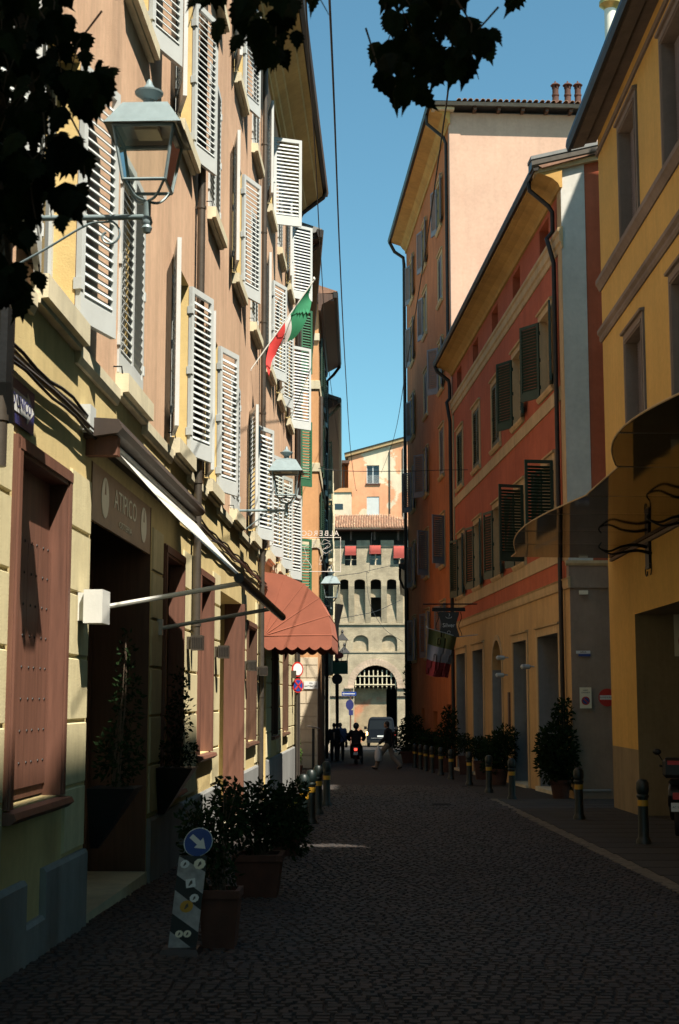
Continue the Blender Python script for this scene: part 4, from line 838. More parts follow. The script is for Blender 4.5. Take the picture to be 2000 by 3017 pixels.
for r_ in range(9):
    t0 = r_ / 9; t1 = (r_ + 1.15) / 9
    for c_ in range(56):
        x = XL + c_ * .2; za = zr0 + (zR - zr0) * t0 + .05; zb_ = zr0 + (zR - zr0) * t1 + .02; wa = .78 - 3.78 * t0; wb = .78 - 3.78 * t1
        xa, xb = XL + (xp(1090) - 2.5 - XL) * t0, XR + (xp(1090) + 1.2 - XR) * t0
        if not xa < x < xb: continue
        j = random.uniform(-.015, .015); h = [(-.085, 0), (-.05, .055), (0, .08), (.05, .055), (.085, 0)]
        tl.add([FU.pt(x + j + p * 1.0, wa, za + q) for p, q in h] + [FU.pt(x + j + p * .8, wb, zb_ + q * .8) for p, q in h], [(i, i + 1, 6 + i, 5 + i) for i in range(4)])
tl.build('roof_tiles', m_tile, Tw, fix=False, kind='stuff')
for i, w in enumerate(wins):
    aw = thing('window_awning', FU.pt(w[0], .1, w[3]), ['red canvas blind over the left tower window', 'red canvas blind over the middle tower window', 'red canvas blind over the right tower window, let down lowest'][i], 'awning', 'red awnings on the tower')
    drop = (.66, .62, .9)[i]; h0 = w[3] - .05; m = MB(); pr = [(.02, h0), (.12, h0 - .05), (.25, h0 - .3 * drop), (.32, h0 - .75 * drop), (.30, h0 - drop), (.27, h0 - drop), (.28, h0 - .74 * drop), (.21, h0 - .3 * drop), (.02, h0 - .04)]
    m.prof(FU, pr, w[0] + .02, w[1] - .04); m.build('canvas', m_blind, aw, smooth=True); m = MB(); m.fbox(FU, w[0], w[1] - .02, .24, .33, h0 - drop - .12, h0 - drop); m.build('valance', m_blind, aw)
# house rising behind the tower
BY = 124.; FE = FacY(BY)
def E_(px, py): q = at_y(px, py, BY); return q.x, q.z
Eh = thing('peeling_house', (0, BY, gz(BY)), 'sunlit house with peeling orange plaster rising behind the gate tower', 'building')
xa, za = E_(1026, 1348); xb, zb2 = E_(1203, 1297); xc, zc2 = E_(1330, 1262)
w1 = (E_(1080, 1371)[0], E_(1117, 1371)[0], E_(1080, 1425)[1], E_(1080, 1371)[1]); w2 = (w1[0], w1[1], E_(1080, 1520)[1], E_(1080, 1463)[1])
wl = MB(); wall(wl, FE, xa, xc, g0, za, [w1, w2]); wl.poly(FE.pt(xa, 0, za), FE.pt(xc, 0, za), FE.pt(xc, 0, zc2)); wl.build('wall', m_far, Eh)
for h, mm in ((w1, m_white), (w2, m_white)):
    q = window(FE, Eh, h, .15, mm, bars=1, reveal_mat=m_far); 
    MB().fbox(FE, h[0] - .1, h[1] + .1, 0, .1, h[2] - .12, h[2]).build('sill', m_terra, q)
MB().fbox(FE, w2[0], w2[1], -.1, -.05, w2[2], w2[3]).build('blind', m_white, Eh)
rl = MB(); [rl.tube([FE.pt(x, .12, w1[2]), FE.pt(x, .12, w1[2] + .75)], .015, 4) for x in [w1[0] + .1 * k for k in range(12)]]; rl.build('railing', m_white, Eh, kind='stuff')
slope_prof(FE, [(-8, 0), (.25, 0), (.3, .25), (-8, .25)], xa - .3, za + .02, xc, zc2 + .02).build('roof', m_trimR, Eh)
slope_prof(FE, [(-8, .26), (.35, .26), (.35, .34), (-8, .34)], xa - .35, za + .02, xc, zc2 + .02).build('roof_edge', m_dpipe, Eh)
bx0, bz0 = E_(960, 1470); bx1, bz1 = E_(1030, 1465)
MB().fbox(FE, xa - 5, xa + .3, .1, 2.6, g0, E_(1000, 1463)[1]).build('annex', m_farcream, Eh); MB().fbox(FE, xa - 5, xa + .35, .05, 2.7, E_(1000, 1463)[1], E_(1000, 1451)[1]).build('parapet', m_orange, Eh)
MB().fbox(FE, E_(986, 1495)[0], E_(1013, 1495)[0], 2.58, 2.63, E_(1000, 1512)[1], E_(1000, 1496)[1]).build('annex_window', m_glass, Eh)
MB().fbox(FE, xa - 5, xa, -3, -1.4, g0, za - .4).build('loggia_back', m_tall, Eh); MB().fbox(FE, xa - 5, xa + .1, -3, .4, za - .55, za - .3).build('loggia_roof', m_dwood, Eh)
for k in range(4): MB().fbox(FE, xa - 1.2 * k - .5, xa - 1.2 * k - .35, -.9, -.7, g0, za - .5).build('loggia_post', m_dwood, Eh)
MB().tube([FE.pt(E_(1191, 1400)[0], .12, zb2 - .6), FE.pt(E_(1191, 1400)[0], .12, g0)], .12, 8).build('drainpipe', m_bar, Eh)
MB().tube([FE.pt(E_(1148, 1400)[0], .1, zb2 - .9), FE.pt(E_(1148, 1400)[0], .1, g0)], .05, 6).build('drainpipe', m_pipe, Eh)
# ================================================================== lamps, signs and fittings on the left
def lantern(name, label, wallpt, out, L, lw, hz, scale=1., group='wall lanterns', hang=True):
    """wall lantern: bracket arm of length L along `out`, lantern standing on its end"""
    t = thing(name, wallpt, label, 'street lamp', group); o = Vector(out).normalized(); W0 = Vector(wallpt); e = W0 + o * L; up = Vector((0, 0, 1)); s = scale
    m = MB(); m.tube([W0, e], .022 * s, 10); m.tube([W0 + up * .12, W0 - up * .42], .02 * s, 8); m.tube([W0 - o * .03, W0 + o * .02], .06 * s, 12); m.build('arm', m_lamp, t, smooth=True)
    m = MB(); sc = [W0 - up * .36, W0 + o * .12 - up * .33, W0 + o * L * .35 - up * .2, W0 + o * L * .6 - up * .05, W0 + o * L * .75 - up * .03]
    c = W0 + o * (L * .74) - up * .14 * s
    sp = [c + (o * cos(a) + up * sin(a)) * (.11 - .012 * a) * s for a in [pi / 2 - .35 * k for k in range(0, 20)]]
    sp = [c + (o * sin(a) + up * cos(a)) * (.115 - .016 * a) * s for a in [.36 * k for k in range(0, 17)]]
    m.tube(catmull(sc, 5) + sp, .009 * s, 6); m.build('scroll', m_lamp, t, smooth=True)
    m = MB(); m.tube([e - up * .07 * s, e + up * .12 * s], .03 * s, 10); m.lathe([(.0, -.12), (.025, -.11), (.038, -.08), (.03, -.06), (.04, -.04), (.03, 0)], e, 12); m.build('post', m_lamp, t, smooth=True)
    b = e + up * .12 * s; zb = .12 * s; zt = .52 * s; hb = .16 * s; ht = .225 * s; q = [(-1, -1), (1, -1), (1, 1), (-1, 1)]
    side = up.cross(o)
    P = lambda x, y, z: b + side * x + o * y + up * z
    m = MB()
    for x, y in q:
        m.tube([P(x * hb, y * hb, zb), P(x * ht, y * ht, zt)], .013 * s, 6); m.tube(catmull([P(0, 0, 0), P(x * hb * .5, y * hb * .5, .02 * s), P(x * hb * .95, y * hb * .95, zb)], 5), .011 * s, 6)
    for (x0, y0), (x1, y1) in zip(q, q[1:] + q[:1]): m.tube([P(x0 * hb, y0 * hb, zb), P(x1 * hb, y1 * hb, zb)], .013 * s, 6); m.tube([P(x0 * ht, y0 * ht, zt), P(x1 * ht, y1 * ht, zt)], .016 * s, 6)
    m.build('lantern_frame', m_lamp, t, smooth=True)
    for (x0, y0), (x1, y1) in zip(q, q[1:] + q[:1]): MB().poly(P(x0 * hb, y0 * hb, zb), P(x1 * hb, y1 * hb, zb), P(x1 * ht, y1 * ht, zt), P(x0 * ht, y0 * ht, zt)).build('glass_pane', m_lglass, t)
    m = MB(); hr = .29 * s; h2 = .17 * s
    v = [P(x * hr, y * hr, zt) for x, y in q] + [P(x * hr * .93, y * hr * .93, zt + .03 * s) for x, y in q] + [P(x * h2, y * h2, zt + .2 * s) for x, y in q] + [P(x * .06 * s, y * .06 * s, zt + .24 * s) for x, y in q]
    m.add(v, [(i + 4 * r, (i + 1) % 4 + 4 * r, (i + 1) % 4 + 4 * r + 4, i + 4 * r + 4) for r in range(3) for i in range(4)] + [(12, 13, 14, 15)]); m.build('roof', m_lamp, t)
    m = MB(); m.add([P(x * hr * .97, y * hr * .97, zt + .002) for x, y in q] + [P(x * .2 * s, y * .2 * s, zt + .06 * s) for x, y in q], [(i, (i + 1) % 4, 4 + (i + 1) % 4, 4 + i) for i in range(4)] + [(4, 5, 6, 7)]); m.build('reflector', m_lampd, t)
    m = MB(); m.box(-.11 * s, .11 * s, -.09 * s, .09 * s, -.02, .01, frame3(P(0, 0, zt + .03 * s), side, o, up)); m.build('led_panel', m_course, t)
    m = MB(); m.lathe([(.06 * s, .23 * s), (.045 * s, .26 * s), (.045 * s, .285 * s), (.075 * s, .31 * s), (.108 * s, .335 * s), (.11 * s, .348 * s), (.075 * s, .362 * s), (.045 * s, .385 * s), (.028 * s, .41 * s), (.018 * s, .44 * s), (.006 * s, .455 * s)], P(0, 0, zt), 18); m.build('finial', m_lamp, t, smooth=True)
    return t
lantern('wall_lamp', 'big grey-green square lantern on scrolled bracket, nearest, before the first white shutter', FA.pt(9.2, 0, at_y(417, 640, 9.2).z), FA.n, 1.01, 0, 0, .89)
lantern('wall_lamp', 'grey-green lantern on long bracket over the red hood awning', (FA.pt(24.6, 0, 0).x, 24.6, 4.97), FA.n, .84, 0, 0, 1.04)
p3 = at_y(975, 1785, 45.); lantern('wall_lamp', 'grey lantern hanging in shade beside the sunlit orange wall', (p3.x - 1.18, 45., p3.z), (1, 0, 0), 1.18, 0, 0, 1.08)
for k, (px, py, lab) in enumerate(((1008, 1900, 'small black lantern silhouetted against the tower, upper one'), (1014, 1937, 'small black lantern silhouetted against the tower, lower one'))):
    q = at_y(px, py, 86 + 4 * k); t = thing('wall_lamp', q, lab, 'street lamp', 'far black lanterns'); s_ = 1.35
    m = MB(); m.tube([q + Vector((-1.6, 0, -.55)), q + Vector((0, 0, -.55)), q + Vector((0, 0, -.3))], .035, 6); m.build('arm', m_black, t)
    m = MB(); [m.tube([q + Vector((x * .15, y * .15, -.3)), q + Vector((x * .25, y * .25, .28))], .02, 5) for x in (-1, 1) for y in (-1, 1)]; m.build('lantern_frame', m_black, t)
    m = MB(); m.frus(q, (.78, .78), (.2, .2), .28, .62); m.lathe([(.1, .62), (.05, .72), (.1, .78), (.02, .92)], q, 10); m.build('roof', m_black, t)

# one-way sign on the wall at the left edge
t = thing('one_way_sign', FA.pt(9.8, .02, 3.78), 'blue and white one-way arrow sign at the left frame edge', 'sign'); MB().fbox(FA, 9.32, 10.22, .01, .022, 3.62, 3.93).build('panel', m_navy, t)
F_ = lambda u, z, w=.026: FA.pt(u, w, z)
MB().prism([F_(9.36, 3.70), F_(10.0, 3.70), F_(10.0, 3.66), F_(10.19, 3.775), F_(10.0, 3.89), F_(10.0, 3.85), F_(9.36, 3.85)], FA.n * .002).build('arrow', m_wsign, t)
text('SENSO UNICO', .125, face_M(FA, 9.70, .031, 3.775), m_navy, t, 'lettering', .001)
# osteria sign board inside the door head
t = thing('shop_sign', FA.pt(14, 0, 3.55), 'brown osteria sign board reading ATIPICO with two cream ovals over the dark doorway', 'sign'); MB().fbox(FA, 12.42, 15.5, -.03, .0, 3.28, 3.80).build('board', m_sign, t)
text('ATIPICO', .235, face_M(FA, 14.02, .004, 3.60) @ Matrix.Diagonal((1.35, 1.15, 1, 1)), m_signc, t, 'lettering', .002)
text('OSTERIA', .09, face_M(FA, 14.02, .004, 3.385) @ Matrix.Diagonal((2.0, 1, 1, 1)), m_signc, t, 'small_lettering', .002)
for u in (12.98, 15.06):
    m = MB(); m.prism([FA.pt(u + .17 * cos(a), -.001 + .003, 3.55 + .19 * sin(a)) for a in [k * pi / 10 for k in range(20)]], FA.n * .004); q = m.build('oval', m_signc, t)
    m = MB(); m.prism([FA.pt(u - .035, .0065, 3.58), FA.pt(u + .03, .0065, 3.58), FA.pt(u + .005, .0065, 3.71)], FA.n * .002); m.build('leaf_mark', m_sign, q)
# awning over the osteria door, seen almost edge-on
aw = thing('door_awning', FA.pt(14, 0, 3.9), 'cream roll-out awning with dark cassette above the osteria doorway', 'awning')
a0 = FA.at(318, 1335, .22); 
zW, uN, uF, wF = 3.90, 12.3, 17.3, 1.33
MB().prof(FA, [(0, 3.94), (.30, 3.98), (.34, 4.02), (.30, 4.10), (0, 4.12)], 12.0, 17.6).build('cassette', m_cassette, aw)
m = MB(); n = 10
zf = lambda u: 2.74 - .01 * (u - uN)
for k in range(n):
    s0, s1 = k / n, (k + 1) / n
    for (a_, b_) in ((s0, s1),):
        g = lambda s_, u: FA.pt(u, .2 + (wF - .2) * s_, zW + (zf(u) - zW) * s_ - .045 * sin(pi * s_) + .012)
        m.poly(g(s0, uN), g(s1, uN), g(s1, uF), g(s0, uF))
m.build('canvas', m_awn, aw, smooth=True)
MB().tube([FA.pt(uN - .05, wF, zf(uN)), FA.pt(uF, wF, zf(uF))], .045, 10).build('front_bar', m_black, aw, smooth=True)
MB().tube([FA.pt(uN - .1, .2, zW), FA.pt(uF, .2, zW)], .05, 10).build('roller', m_bar, aw, smooth=True)
MB().fbox(FA, uN - .2, uN - .08, 0, .28, 3.80, 3.97).build('end_bracket', m_brown, aw)
for u in (uN + .25, uF - 1.2): m = MB(); m.tube([FA.pt(u, .05, 2.50), FA.pt(u + .02, wF - .02, 2.72)], .022, 8); m.fbox(FA, u - .05, u + .05, 0, .06, 2.42, 2.6); m.build('arm', m_bar, aw, smooth=True)
# white wall light box and the small grey flood lights
def lightbox(u, z, w, h, d, lab, mat, name='wall_light', n=0):
    t = thing(name, FA.pt(u, 0, z), lab, 'light', 'wall lights under the string course'); MB().fbox(FA, u - w * .32, u + w * .32, .02, .075, z - h * .42, z + h * .42).build('back_plate', mat, t)
    m = MB(); m.fbox(FA, u - w / 2, u + w / 2, .08, .08 + d, z - h / 2, z + h / 2); m.build('housing', mat, t)
    if n:
        for k in range(6): MB().fbox(FA, u - w / 2 - .006, u - w / 2, .1 + k * .024, .112 + k * .024, z - h * .35, z + h * .35).build('grille_bar', m_dpipe, t)
lightbox(11.95, 2.47, .32, .28, .16, 'white square light box on the pier left of the osteria door', m_bar)
for k, (u, z, l) in enumerate(((18.35, 2.42, 'small grey louvred light box right of the osteria window'), (21.3, 2.40, 'small grey light box, second past the osteria'), (25.75, 2.3, 'small grey light box beside the lit doorway'), (28.1, 2.25, 'small dark light box nearest the red hood awning'))): lightbox(u, z, .2, .19, .15, l, m_pipe, n=1)
# red hood awning
hd_ = thing('hood_awning', FA.pt(31.3, 0, 2.8), 'brick red canvas hood awning with scalloped valance', 'awning')
u0, u1, hw, hz0, hz1 = 29.6, 33.0, 1.42, 3.02, 4.34; ns, nr = 18, 5
def hood(a, s_):        # a: bow angle 0 (front, low) .. 1 (against the wall, high); s_: along the hood, rounded ends
    th_ = a * pi / 2; e = 1 - abs(2 * s_ - 1) ** 5; rw = hw * cos(th_) * (.5 + .5 * e) if False else hw * cos(th_)
    uu = u0 + (u1 - u0) * s_; k = min(1, 1)
    return FA.pt(uu, .02 + rw, hz0 + (hz1 - hz0) * sin(th_))
bows = [0, .2, .4, .6, .8, 1.]
for a0_, a1_ in zip(bows, bows[1:]):
    m = MB(); 
    for k in range(ns): m.poly(hood(a0_, k / ns), hood(a0_, (k + 1) / ns), hood(a1_, (k + 1) / ns), hood(a1_, k / ns))
    m.build('canvas_panel', m_canvas, hd_)
for uu in (u0, u1):     # end gores, slightly bellied
    for a0_, a1_ in zip(bows, bows[1:]):
        m = MB(); c = FA.pt(uu, .02, hz0); p0 = hood(a0_, 0 if uu == u0 else 1); p1 = hood(a1_, 0 if uu == u0 else 1); m.poly(c, p0, p1); m.build('gore', m_canvas, hd_)
m = MB(); seg = 9
def scallop(pa, pb, nseg):
    for k in range(nseg):
        a_ = pa.lerp(pb, k / nseg); b_ = pa.lerp(pb, (k + 1) / nseg); n_ = 6; top = [a_, b_]
        low = [a_.lerp(b_, j / n_) - Vector((0, 0, .24 + .07 * sin(pi * j / n_))) for j in range(n_ + 1)]
        m.poly(a_, *low, b_)
scallop(FA.pt(u0, .02, hz0), FA.pt(u0, hw + .02, hz0), 6); scallop(FA.pt(u0, hw + .02, hz0), FA.pt(u1, hw + .02, hz0), 12); scallop(FA.pt(u1, hw + .02, hz0), FA.pt(u1, .02, hz0), 6); m.build('valance', m_canvas, hd_)
for a_ in bows[:-1]: MB().tube([FA.pt(u0, .02, hz0 - .01), hood(a_, 0) , hood(a_, 1), FA.pt(u1, .02, hz0 - .01)], .012, 5).build('bow', m_canvas, hd_)

# Italian flags
def flag(name, label, pole, cloth, mats, fly, drop, fold, seed):
    t = thing(name, pole[0], label, 'flag'); m = MB(); m.tube(pole, .014, 8); m.lathe([(.02, 0), (.03, .03), (.0, .08)], pole[-1], 8); m.build('pole', m_bar, t, smooth=True); rnd = random.Random(seed)
    nu, nv = 30, 14
    for b_ in range(3):
        m = MB()
        for i in range(nu // 3 * b_, nu // 3 * (b_ + 1)):
            for j in range(nv): m.poly(*[cloth(a_ / nu, c_ / nv) for a_, c_ in ((i, j), (i + 1, j), (i + 1, j + 1), (i, j + 1))])
        bm_ = m.mesh('stripe', mats[b_], True); bm2 = bmesh.new(); bm2.from_mesh(bm_); bmesh.ops.remove_doubles(bm2, verts=bm2.verts, dist=1e-5); bm2.to_mesh(bm_); bm2.free(); put('stripe', bm_, t)
    return t
q0 = FA.pt(27.2, .02, 8.75 - .75); q0 = at_y(738, 1090, 26.6); q1 = at_y(925, 826, 26.6); q0 = Vector((q0.x, 26.6, q0.z)); pd = (q1 - q0)
def cloth1(u, v):       # stripes run along the pole; cloth bunched and hanging
    u = u * 1.5 if u < 1 / 3 else (.5 + (u - 1 / 3) * .42 if u < 2 / 3 else .64 + (u - 2 / 3) * 1.08)
    base = q0.lerp(q1, .30 + .66 * (1 - u)); d = v * (.55 if u > .62 else .32 + .2 * sin(pi * u)); d *= (1.15 if u > .66 else 1)
    return base + Vector((-.05 * v - .10 * sin(3 * v + 7 * u) * v + (.06 * v if u < .5 else 0), .10 * sin(9 * u + 2 * v) * v, -d + .05 * sin(11 * u) * v))
flag('italian_flag', 'bright green white red flag on a slanting pole among the white shutters', [FA.pt(26.6, 0, q0.z - .02), q0, q1], cloth1, [m_fgreen, m_fwhite, m_fred], 0, 0, 0, 3)
fg0 = FR.pt(14.9, 0, 0); 
c00 = at_y(1262, 1852, 47.0); c10 = at_y(1345, 1878, 47.6); 
def cloth2(u, v):
    a_ = at_y(1263 + 82 * v, 1852 + 26 * v, 46.6 + 1.0 * v); b_ = at_y(1254 + 66 * v, 1985 + 16 * v, 46.6 + 1.0 * v)
    p = a_.lerp(b_, u); p.y += .12 * sin(6 * v + 2.5 * u) + .05 * sin(13 * v); p.z -= .04 * sin(5 * v) * u; return p
flag('italian_flag', 'faded shaded flag hung from a horizontal pole below the cafe sign', [FR.pt(14.6, 0, c10.z + .1), Vector((c10.x + .05, c10.y, c10.z + .02)), Vector((c00.x - .05, c00.y, c00.z + .03))], cloth2, [m_folive, m_fpink, m_fred2], 0, 0, 0, 4)
# cafe sign Silver
sp_ = at_y(1322, 1840, 47.5); t = thing('cafe_sign', sp_, 'black hanging cafe sign with white script reading Silver', 'sign')
SX = Vector((1, 0, 0)); 
m = MB(); pts = []
for k in range(9): z = .42 - .84 * k / 8; pts.append((.30 + .05 * cos(k / 8 * 2 * pi), z))
ring = [sp_ + Vector((x, 0, z)) for x, z in pts] + [sp_ + Vector((-x, 0, z)) for x, z in reversed(pts)]; m.prism(ring, (0, .03, 0)); m.build('board', m_black, t)
Mt = lambda x, z: frame3(sp_ + Vector((x, -.012, z)), Vector((1, 0, 0)), Vector((0, 0, 1)), Vector((0, -1, 0)))
text('Silver', .19, Mt(0, -.03), m_wsign, t, 'lettering', .001)
m = MB(); m.tube([sp_ + Vector((.1 * cos(a), -.015, .26 + .05 * sin(a))) for a in [pi + k * .35 for k in range(10)]], .008, 5); m.tube([sp_ + Vector((.03 * sin(3 * k * .2), -.015, .27 + .02 * k)) for k in range(6)], .007, 5); m.tube([sp_ + Vector((.05 * cos(a), -.015, -.26 + .05 * sin(a))) for a in [k * .6 for k in range(11)]], .006, 5); m.build('cup_mark', m_wsign, t, kind='stuff')
m = MB(); m.box(-.55, .55, -.05, .05, .44, .56, Matrix.Translation(sp_)); m.build('top_rail', m_iron, t); MB().tube([sp_ + Vector((-.85, 0, .68)), sp_ + Vector((.95, .0, .68))], .025, 6).build('arm', m_iron, t)
for x in (-.38, .38): m = MB(); m.tube([sp_ + Vector((x + .05 * sin(k), 0, .42 - .1 * k)) for k in range(9)], .012, 5); m.build('side_scroll', m_iron, t)
# Albergo sign: unlit tube lettering on a frame, read from behind
sy = 40.5; sg = thing('hotel_sign', at_y(870, 1640, sy), 'open tube-letter hotel sign reading ALBERGO mirrored, from behind', 'sign')
P_ = lambda px, py: at_y(px, py, sy)
for pts in ([P_(866, 1584), P_(1004, 1584)], [P_(866, 1684), P_(1004, 1684)], [P_(1003, 1582), P_(1003, 1686)], [P_(880, 1584), P_(880, 1684)]): MB().tube(pts, .011, 6).build('frame_bar', m_neon, sg)
for i, (ch, px) in enumerate(zip('ALBERGO', (991, 977, 962, 946, 930, 913, 895))):
    c = P_(px, 1572); text(ch, .22, frame3(c, Vector((-1, 0, 0)), Vector((0, 0, 1)), Vector((0, 1, 0))), m_neon, sg, 'letter', .004)
def squig(pp, r=.006): MB().tube(catmull([P_(*p) for p in pp], 5), r, 5).build('tube_scroll', m_neon, sg)
squig([(972, 1596), (955, 1590), (948, 1604), (968, 1600), (972, 1610), (950, 1618), (935, 1612), (945, 1600)]); squig([(966, 1608), (950, 1622), (952, 1634), (944, 1640), (942, 1652), (948, 1650), (940, 1662), (950, 1662)]); squig([(946, 1620), (960, 1630), (980, 1618)]); squig([(930, 1592), (920, 1600), (932, 1606), (918, 1614), (926, 1596)]); squig([(908, 1606), (896, 1612), (900, 1628), (902, 1642), (892, 1660), (888, 1672)]); squig([(902, 1646), (912, 1660), (918, 1672), (910, 1678)]); squig([(984, 1634), (988, 1648), (978, 1664), (972, 1682)]); squig([(978, 1664), (968, 1674), (964, 1684)])
MB().tube([FA.pt(UE - .6, 0, P_(866, 1584).z), P_(868, 1584)], .02, 6).build('wall_arm', m_neon, sg); MB().tube([FA.pt(UE - .6, 0, P_(866, 1684).z), P_(868, 1684)], .02, 6).build('wall_arm', m_neon, sg)
# traffic signs and street name at the corner of the orange house
def disc(name, label, c, r, n_dir, parts, pole=True, cat='sign', group=None):
    t = thing(name, c, label, cat, group); nd = Vector(n_dir).normalized(); x = Vector((0, 0, 1)).cross(nd).normalized(); M = frame3(Vector(c), x, Vector((0, 0, 1)), nd); off = 0
    for nm, rr, mat in parts:
        m = MB(); m.prism([M @ Vector((rr * cos(a), rr * sin(a), off)) for a in [k * pi / 14 for k in range(28)]], nd * .008); m.build(nm, mat, t); off += .0095
    return t, M
dc = at_y(876, 1972, 38.2); disc('no_access_sign', 'round white sign with red rim half hidden by a grey box', dc, .2, (.95, -1, 0), [('rim', .2, m_rsign), ('face', .155, m_wsign)])
m = MB(); t2 = thing('camera_box', dc + Vector((-.12, -.2, -.12)), 'grey box in front of the round red-rimmed sign', 'box'); m.box(-.13, .11, -.09, .09, -.10, .10, Matrix.Translation(dc + Vector((-.13, -.24, -.14)))); m.build('housing', m_pipe, t2)
dc2 = at_y(877, 2020, 38.2); t, M = disc('no_stopping_sign', 'blue no-stopping disc with red cross below the round sign', dc2, .19, (.95, -1, 0), [('rim', .19, m_rsign), ('face', .15, m_bluesign)])
for a in (pi / 4, -pi / 4): m = MB(); m.box(-.155, .155, -.02, .02, .0195, .027, M @ Matrix.Rotation(a, 4, 'Z')); m.build('cross_bar', m_rsign, t)
MB().tube([Vector((dc2.x - .02, dc2.y + .05, gz(38))), Vector((dc2.x - .02, dc2.y + .05, dc.z + .4))], .03, 8).build('post', m_pipe, t)
tn = thing('street_name_sign', FCe.pt(-3.2, .05, 2.2), 'white street name plate reading VIA BATTIBECCO on the stone base', 'sign'); c = at_y(916, 2018, CY_)
MB().box(c.x - .27, c.x + .27, c.y - .06, c.y - .035, c.z - .15, c.z + .14).build('plate', m_wsign, tn)
text('VIA', .09, frame3(Vector((c.x, c.y - .064, c.z + .06)), Vector((1, 0, 0)), Vector((0, 0, 1)), Vector((0, -1, 0))), m_black, tn, 'lettering', .001); text('BATTIBECCO', .082, frame3(Vector((c.x, c.y - .064, c.z - .05)), Vector((1, 0, 0)), Vector((0, 0, 1)), Vector((0, -1, 0))), m_black, tn, 'lettering', .001)
# hanging shop signs and dark round sign near the end of the left side
c = at_y(994, 1968, 76.); t = thing('hanging_sign', c, 'dark green double box sign hanging in shade by the gate', 'sign'); m = MB(); m.box(-.6, .55, -.15, .15, -.32, .32, Matrix.Translation(c)); m.build('box', m_green2, t); MB().tube([c + Vector((-1.1, 0, .36)), c + Vector((.55, 0, .36))], .04, 6).build('arm', m_iron, t)
c = at_y(993, 2001, 75.); disc('round_shop_sign', 'black round shop sign under the green box sign', c, .28, (.1, -1, 0), [('disc', .28, m_black)])
c = at_y(999, 1931, 78.); t = thing('oval_sign', c, 'small dark red oval sign above the green box sign', 'sign'); m = MB(); m.prism([c + Vector((.24 * cos(a), 0, .17 * sin(a))) for a in [k * pi / 10 for k in range(20)]], (0, .1, 0)); m.build('board', m_rsign, t); MB().tube([c + Vector((-.8, .05, .2)), c + Vector((.1, .05, .2))], .03, 6).build('arm', m_iron, t)
c = at_y(994, 1860, 80.); t = thing('lamp_column', (c.x, 80, gz(80)), 'slim dark column standing before the tower at the left row', 'post'); m = MB(); m.tube([(c.x, 80, gz(80)), (c.x - .02, 80, 2), (c.x - .05, 80, 5.8), (c.x + .1, 80, 7)], [.08, .1, .13, .26], 10); m.build('shaft', m_black, t, smooth=True)
c = at_y(1028, 2044, 98.); t = thing('one_way_sign', (c.x, 98, gz(98)), 'blue one-way arrow plate on a pole before the gate', 'sign'); m = MB(); m.box(-.5, .5, -.02, .02, -.14, .14, Matrix.Translation(c)); m.build('panel', m_bluesign, t); m = MB(); m.box(-.38, .4, -.03, -.022, -.03, .03, Matrix.Translation(c)); m.add([c + Vector((-.46, -.03, 0)), c + Vector((-.34, -.03, .09)), c + Vector((-.34, -.03, -.09))], [(0, 1, 2)]); m.build('arrow', m_wsign, t)
MB().tube([Vector((c.x + .1, 98.05, gz(98))), Vector((c.x + .1, 98.05, c.z + .3))], .05, 8).build('pole', m_brown, t); m = MB(); m.prism([c + Vector((.05 + .27 * cos(a), -.02, -.75 + .36 * sin(a))) for a in [k * pi / 10 for k in range(20)]], (0, .03, 0)); m.build('round_plate', m_navy, t); MB().box(c.x - .02, c.x + .28, 97.98, 98, c.z - 1.45, c.z - 1.1).build('lower_plate', m_navy, t)
t = thing('info_lectern', at_y(924, 2158, 44), 'slanted information lectern in shade by the stone corner', 'lectern'); c = at_y(922, 2150, 44.); m = MB(); m.box8([c + Vector((x, y, .1 - .22 * (x + .16) + z)) for x in (-.16, .22) for y in (-.2, .2) for z in (0, .03)]); m.build('panel', m_pipe, t); MB().box(c.x - .03, c.x + .05, 43.95, 44.05, gz(44), c.z + .04).build('post', m_black, t)

# signs on the shaded gable between red and yellow houses
def gsign(px, py, y=33.30): return at_y(px, py, y)
def carrabile(c, w, h, label, M):
    t = thing('driveway_sign', c, label, 'sign', 'driveway signs'); B = lambda nm, x0, x1, z0, z1, d, mat: MB().box(x0, x1, z0, z1, d, d + .006, M).build(nm, mat, t)
    B('panel', -w / 2, w / 2, -h / 2, h / 2, 0, m_signc); 
    for nm, rr, mat, d in (('ring', w * .36, m_rsign, .008), ('centre', w * .27, m_bluesign, .016)): m = MB(); m.prism([M @ Vector((rr * cos(a), rr * sin(a) - h * .14, d)) for a in [k * pi / 12 for k in range(24)]], (M.to_3x3() @ Vector((0, 0, .006)))); m.build(nm, mat, t)
    m = MB(); m.box(-w * .3, w * .3, -.012, .012, .024, .03, M @ Matrix.Translation((0, -h * .14, 0)) @ Matrix.Rotation(-pi / 4, 4, 'Z')); m.build('slash', m_rsign, t)
    text('PASSO', h * .085, M @ Matrix.Translation((0, h * .36, .008)), m_black, t, 'lettering', .001); text('CARRABILE', h * .085, M @ Matrix.Translation((0, h * .25, .008)), m_black, t, 'lettering', .001)
c = gsign(1725, 2056); carrabile(c, .27, .48, 'cream driveway plate on the brown wall left of the red disc', frame3(c, Vector((1, 0, 0)), Vector((0, 0, 1)), Vector((0, -1, 0))))
c = gsign(1789, 2055); t, M = disc('no_entry_sign', 'round red no-entry sign with white bar on the brown wall', c, .205, (0, -1, 0), [('disc', .205, m_rsign)]); m = MB(); m.box(-.175, .175, -.05, .05, .011, .016, M); m.build('bar', m_wsign, t); text('PROPRIETÀ PRIVATA', .04, M @ Matrix.Translation((0, 0, .018)), m_black, t, 'lettering', .001)
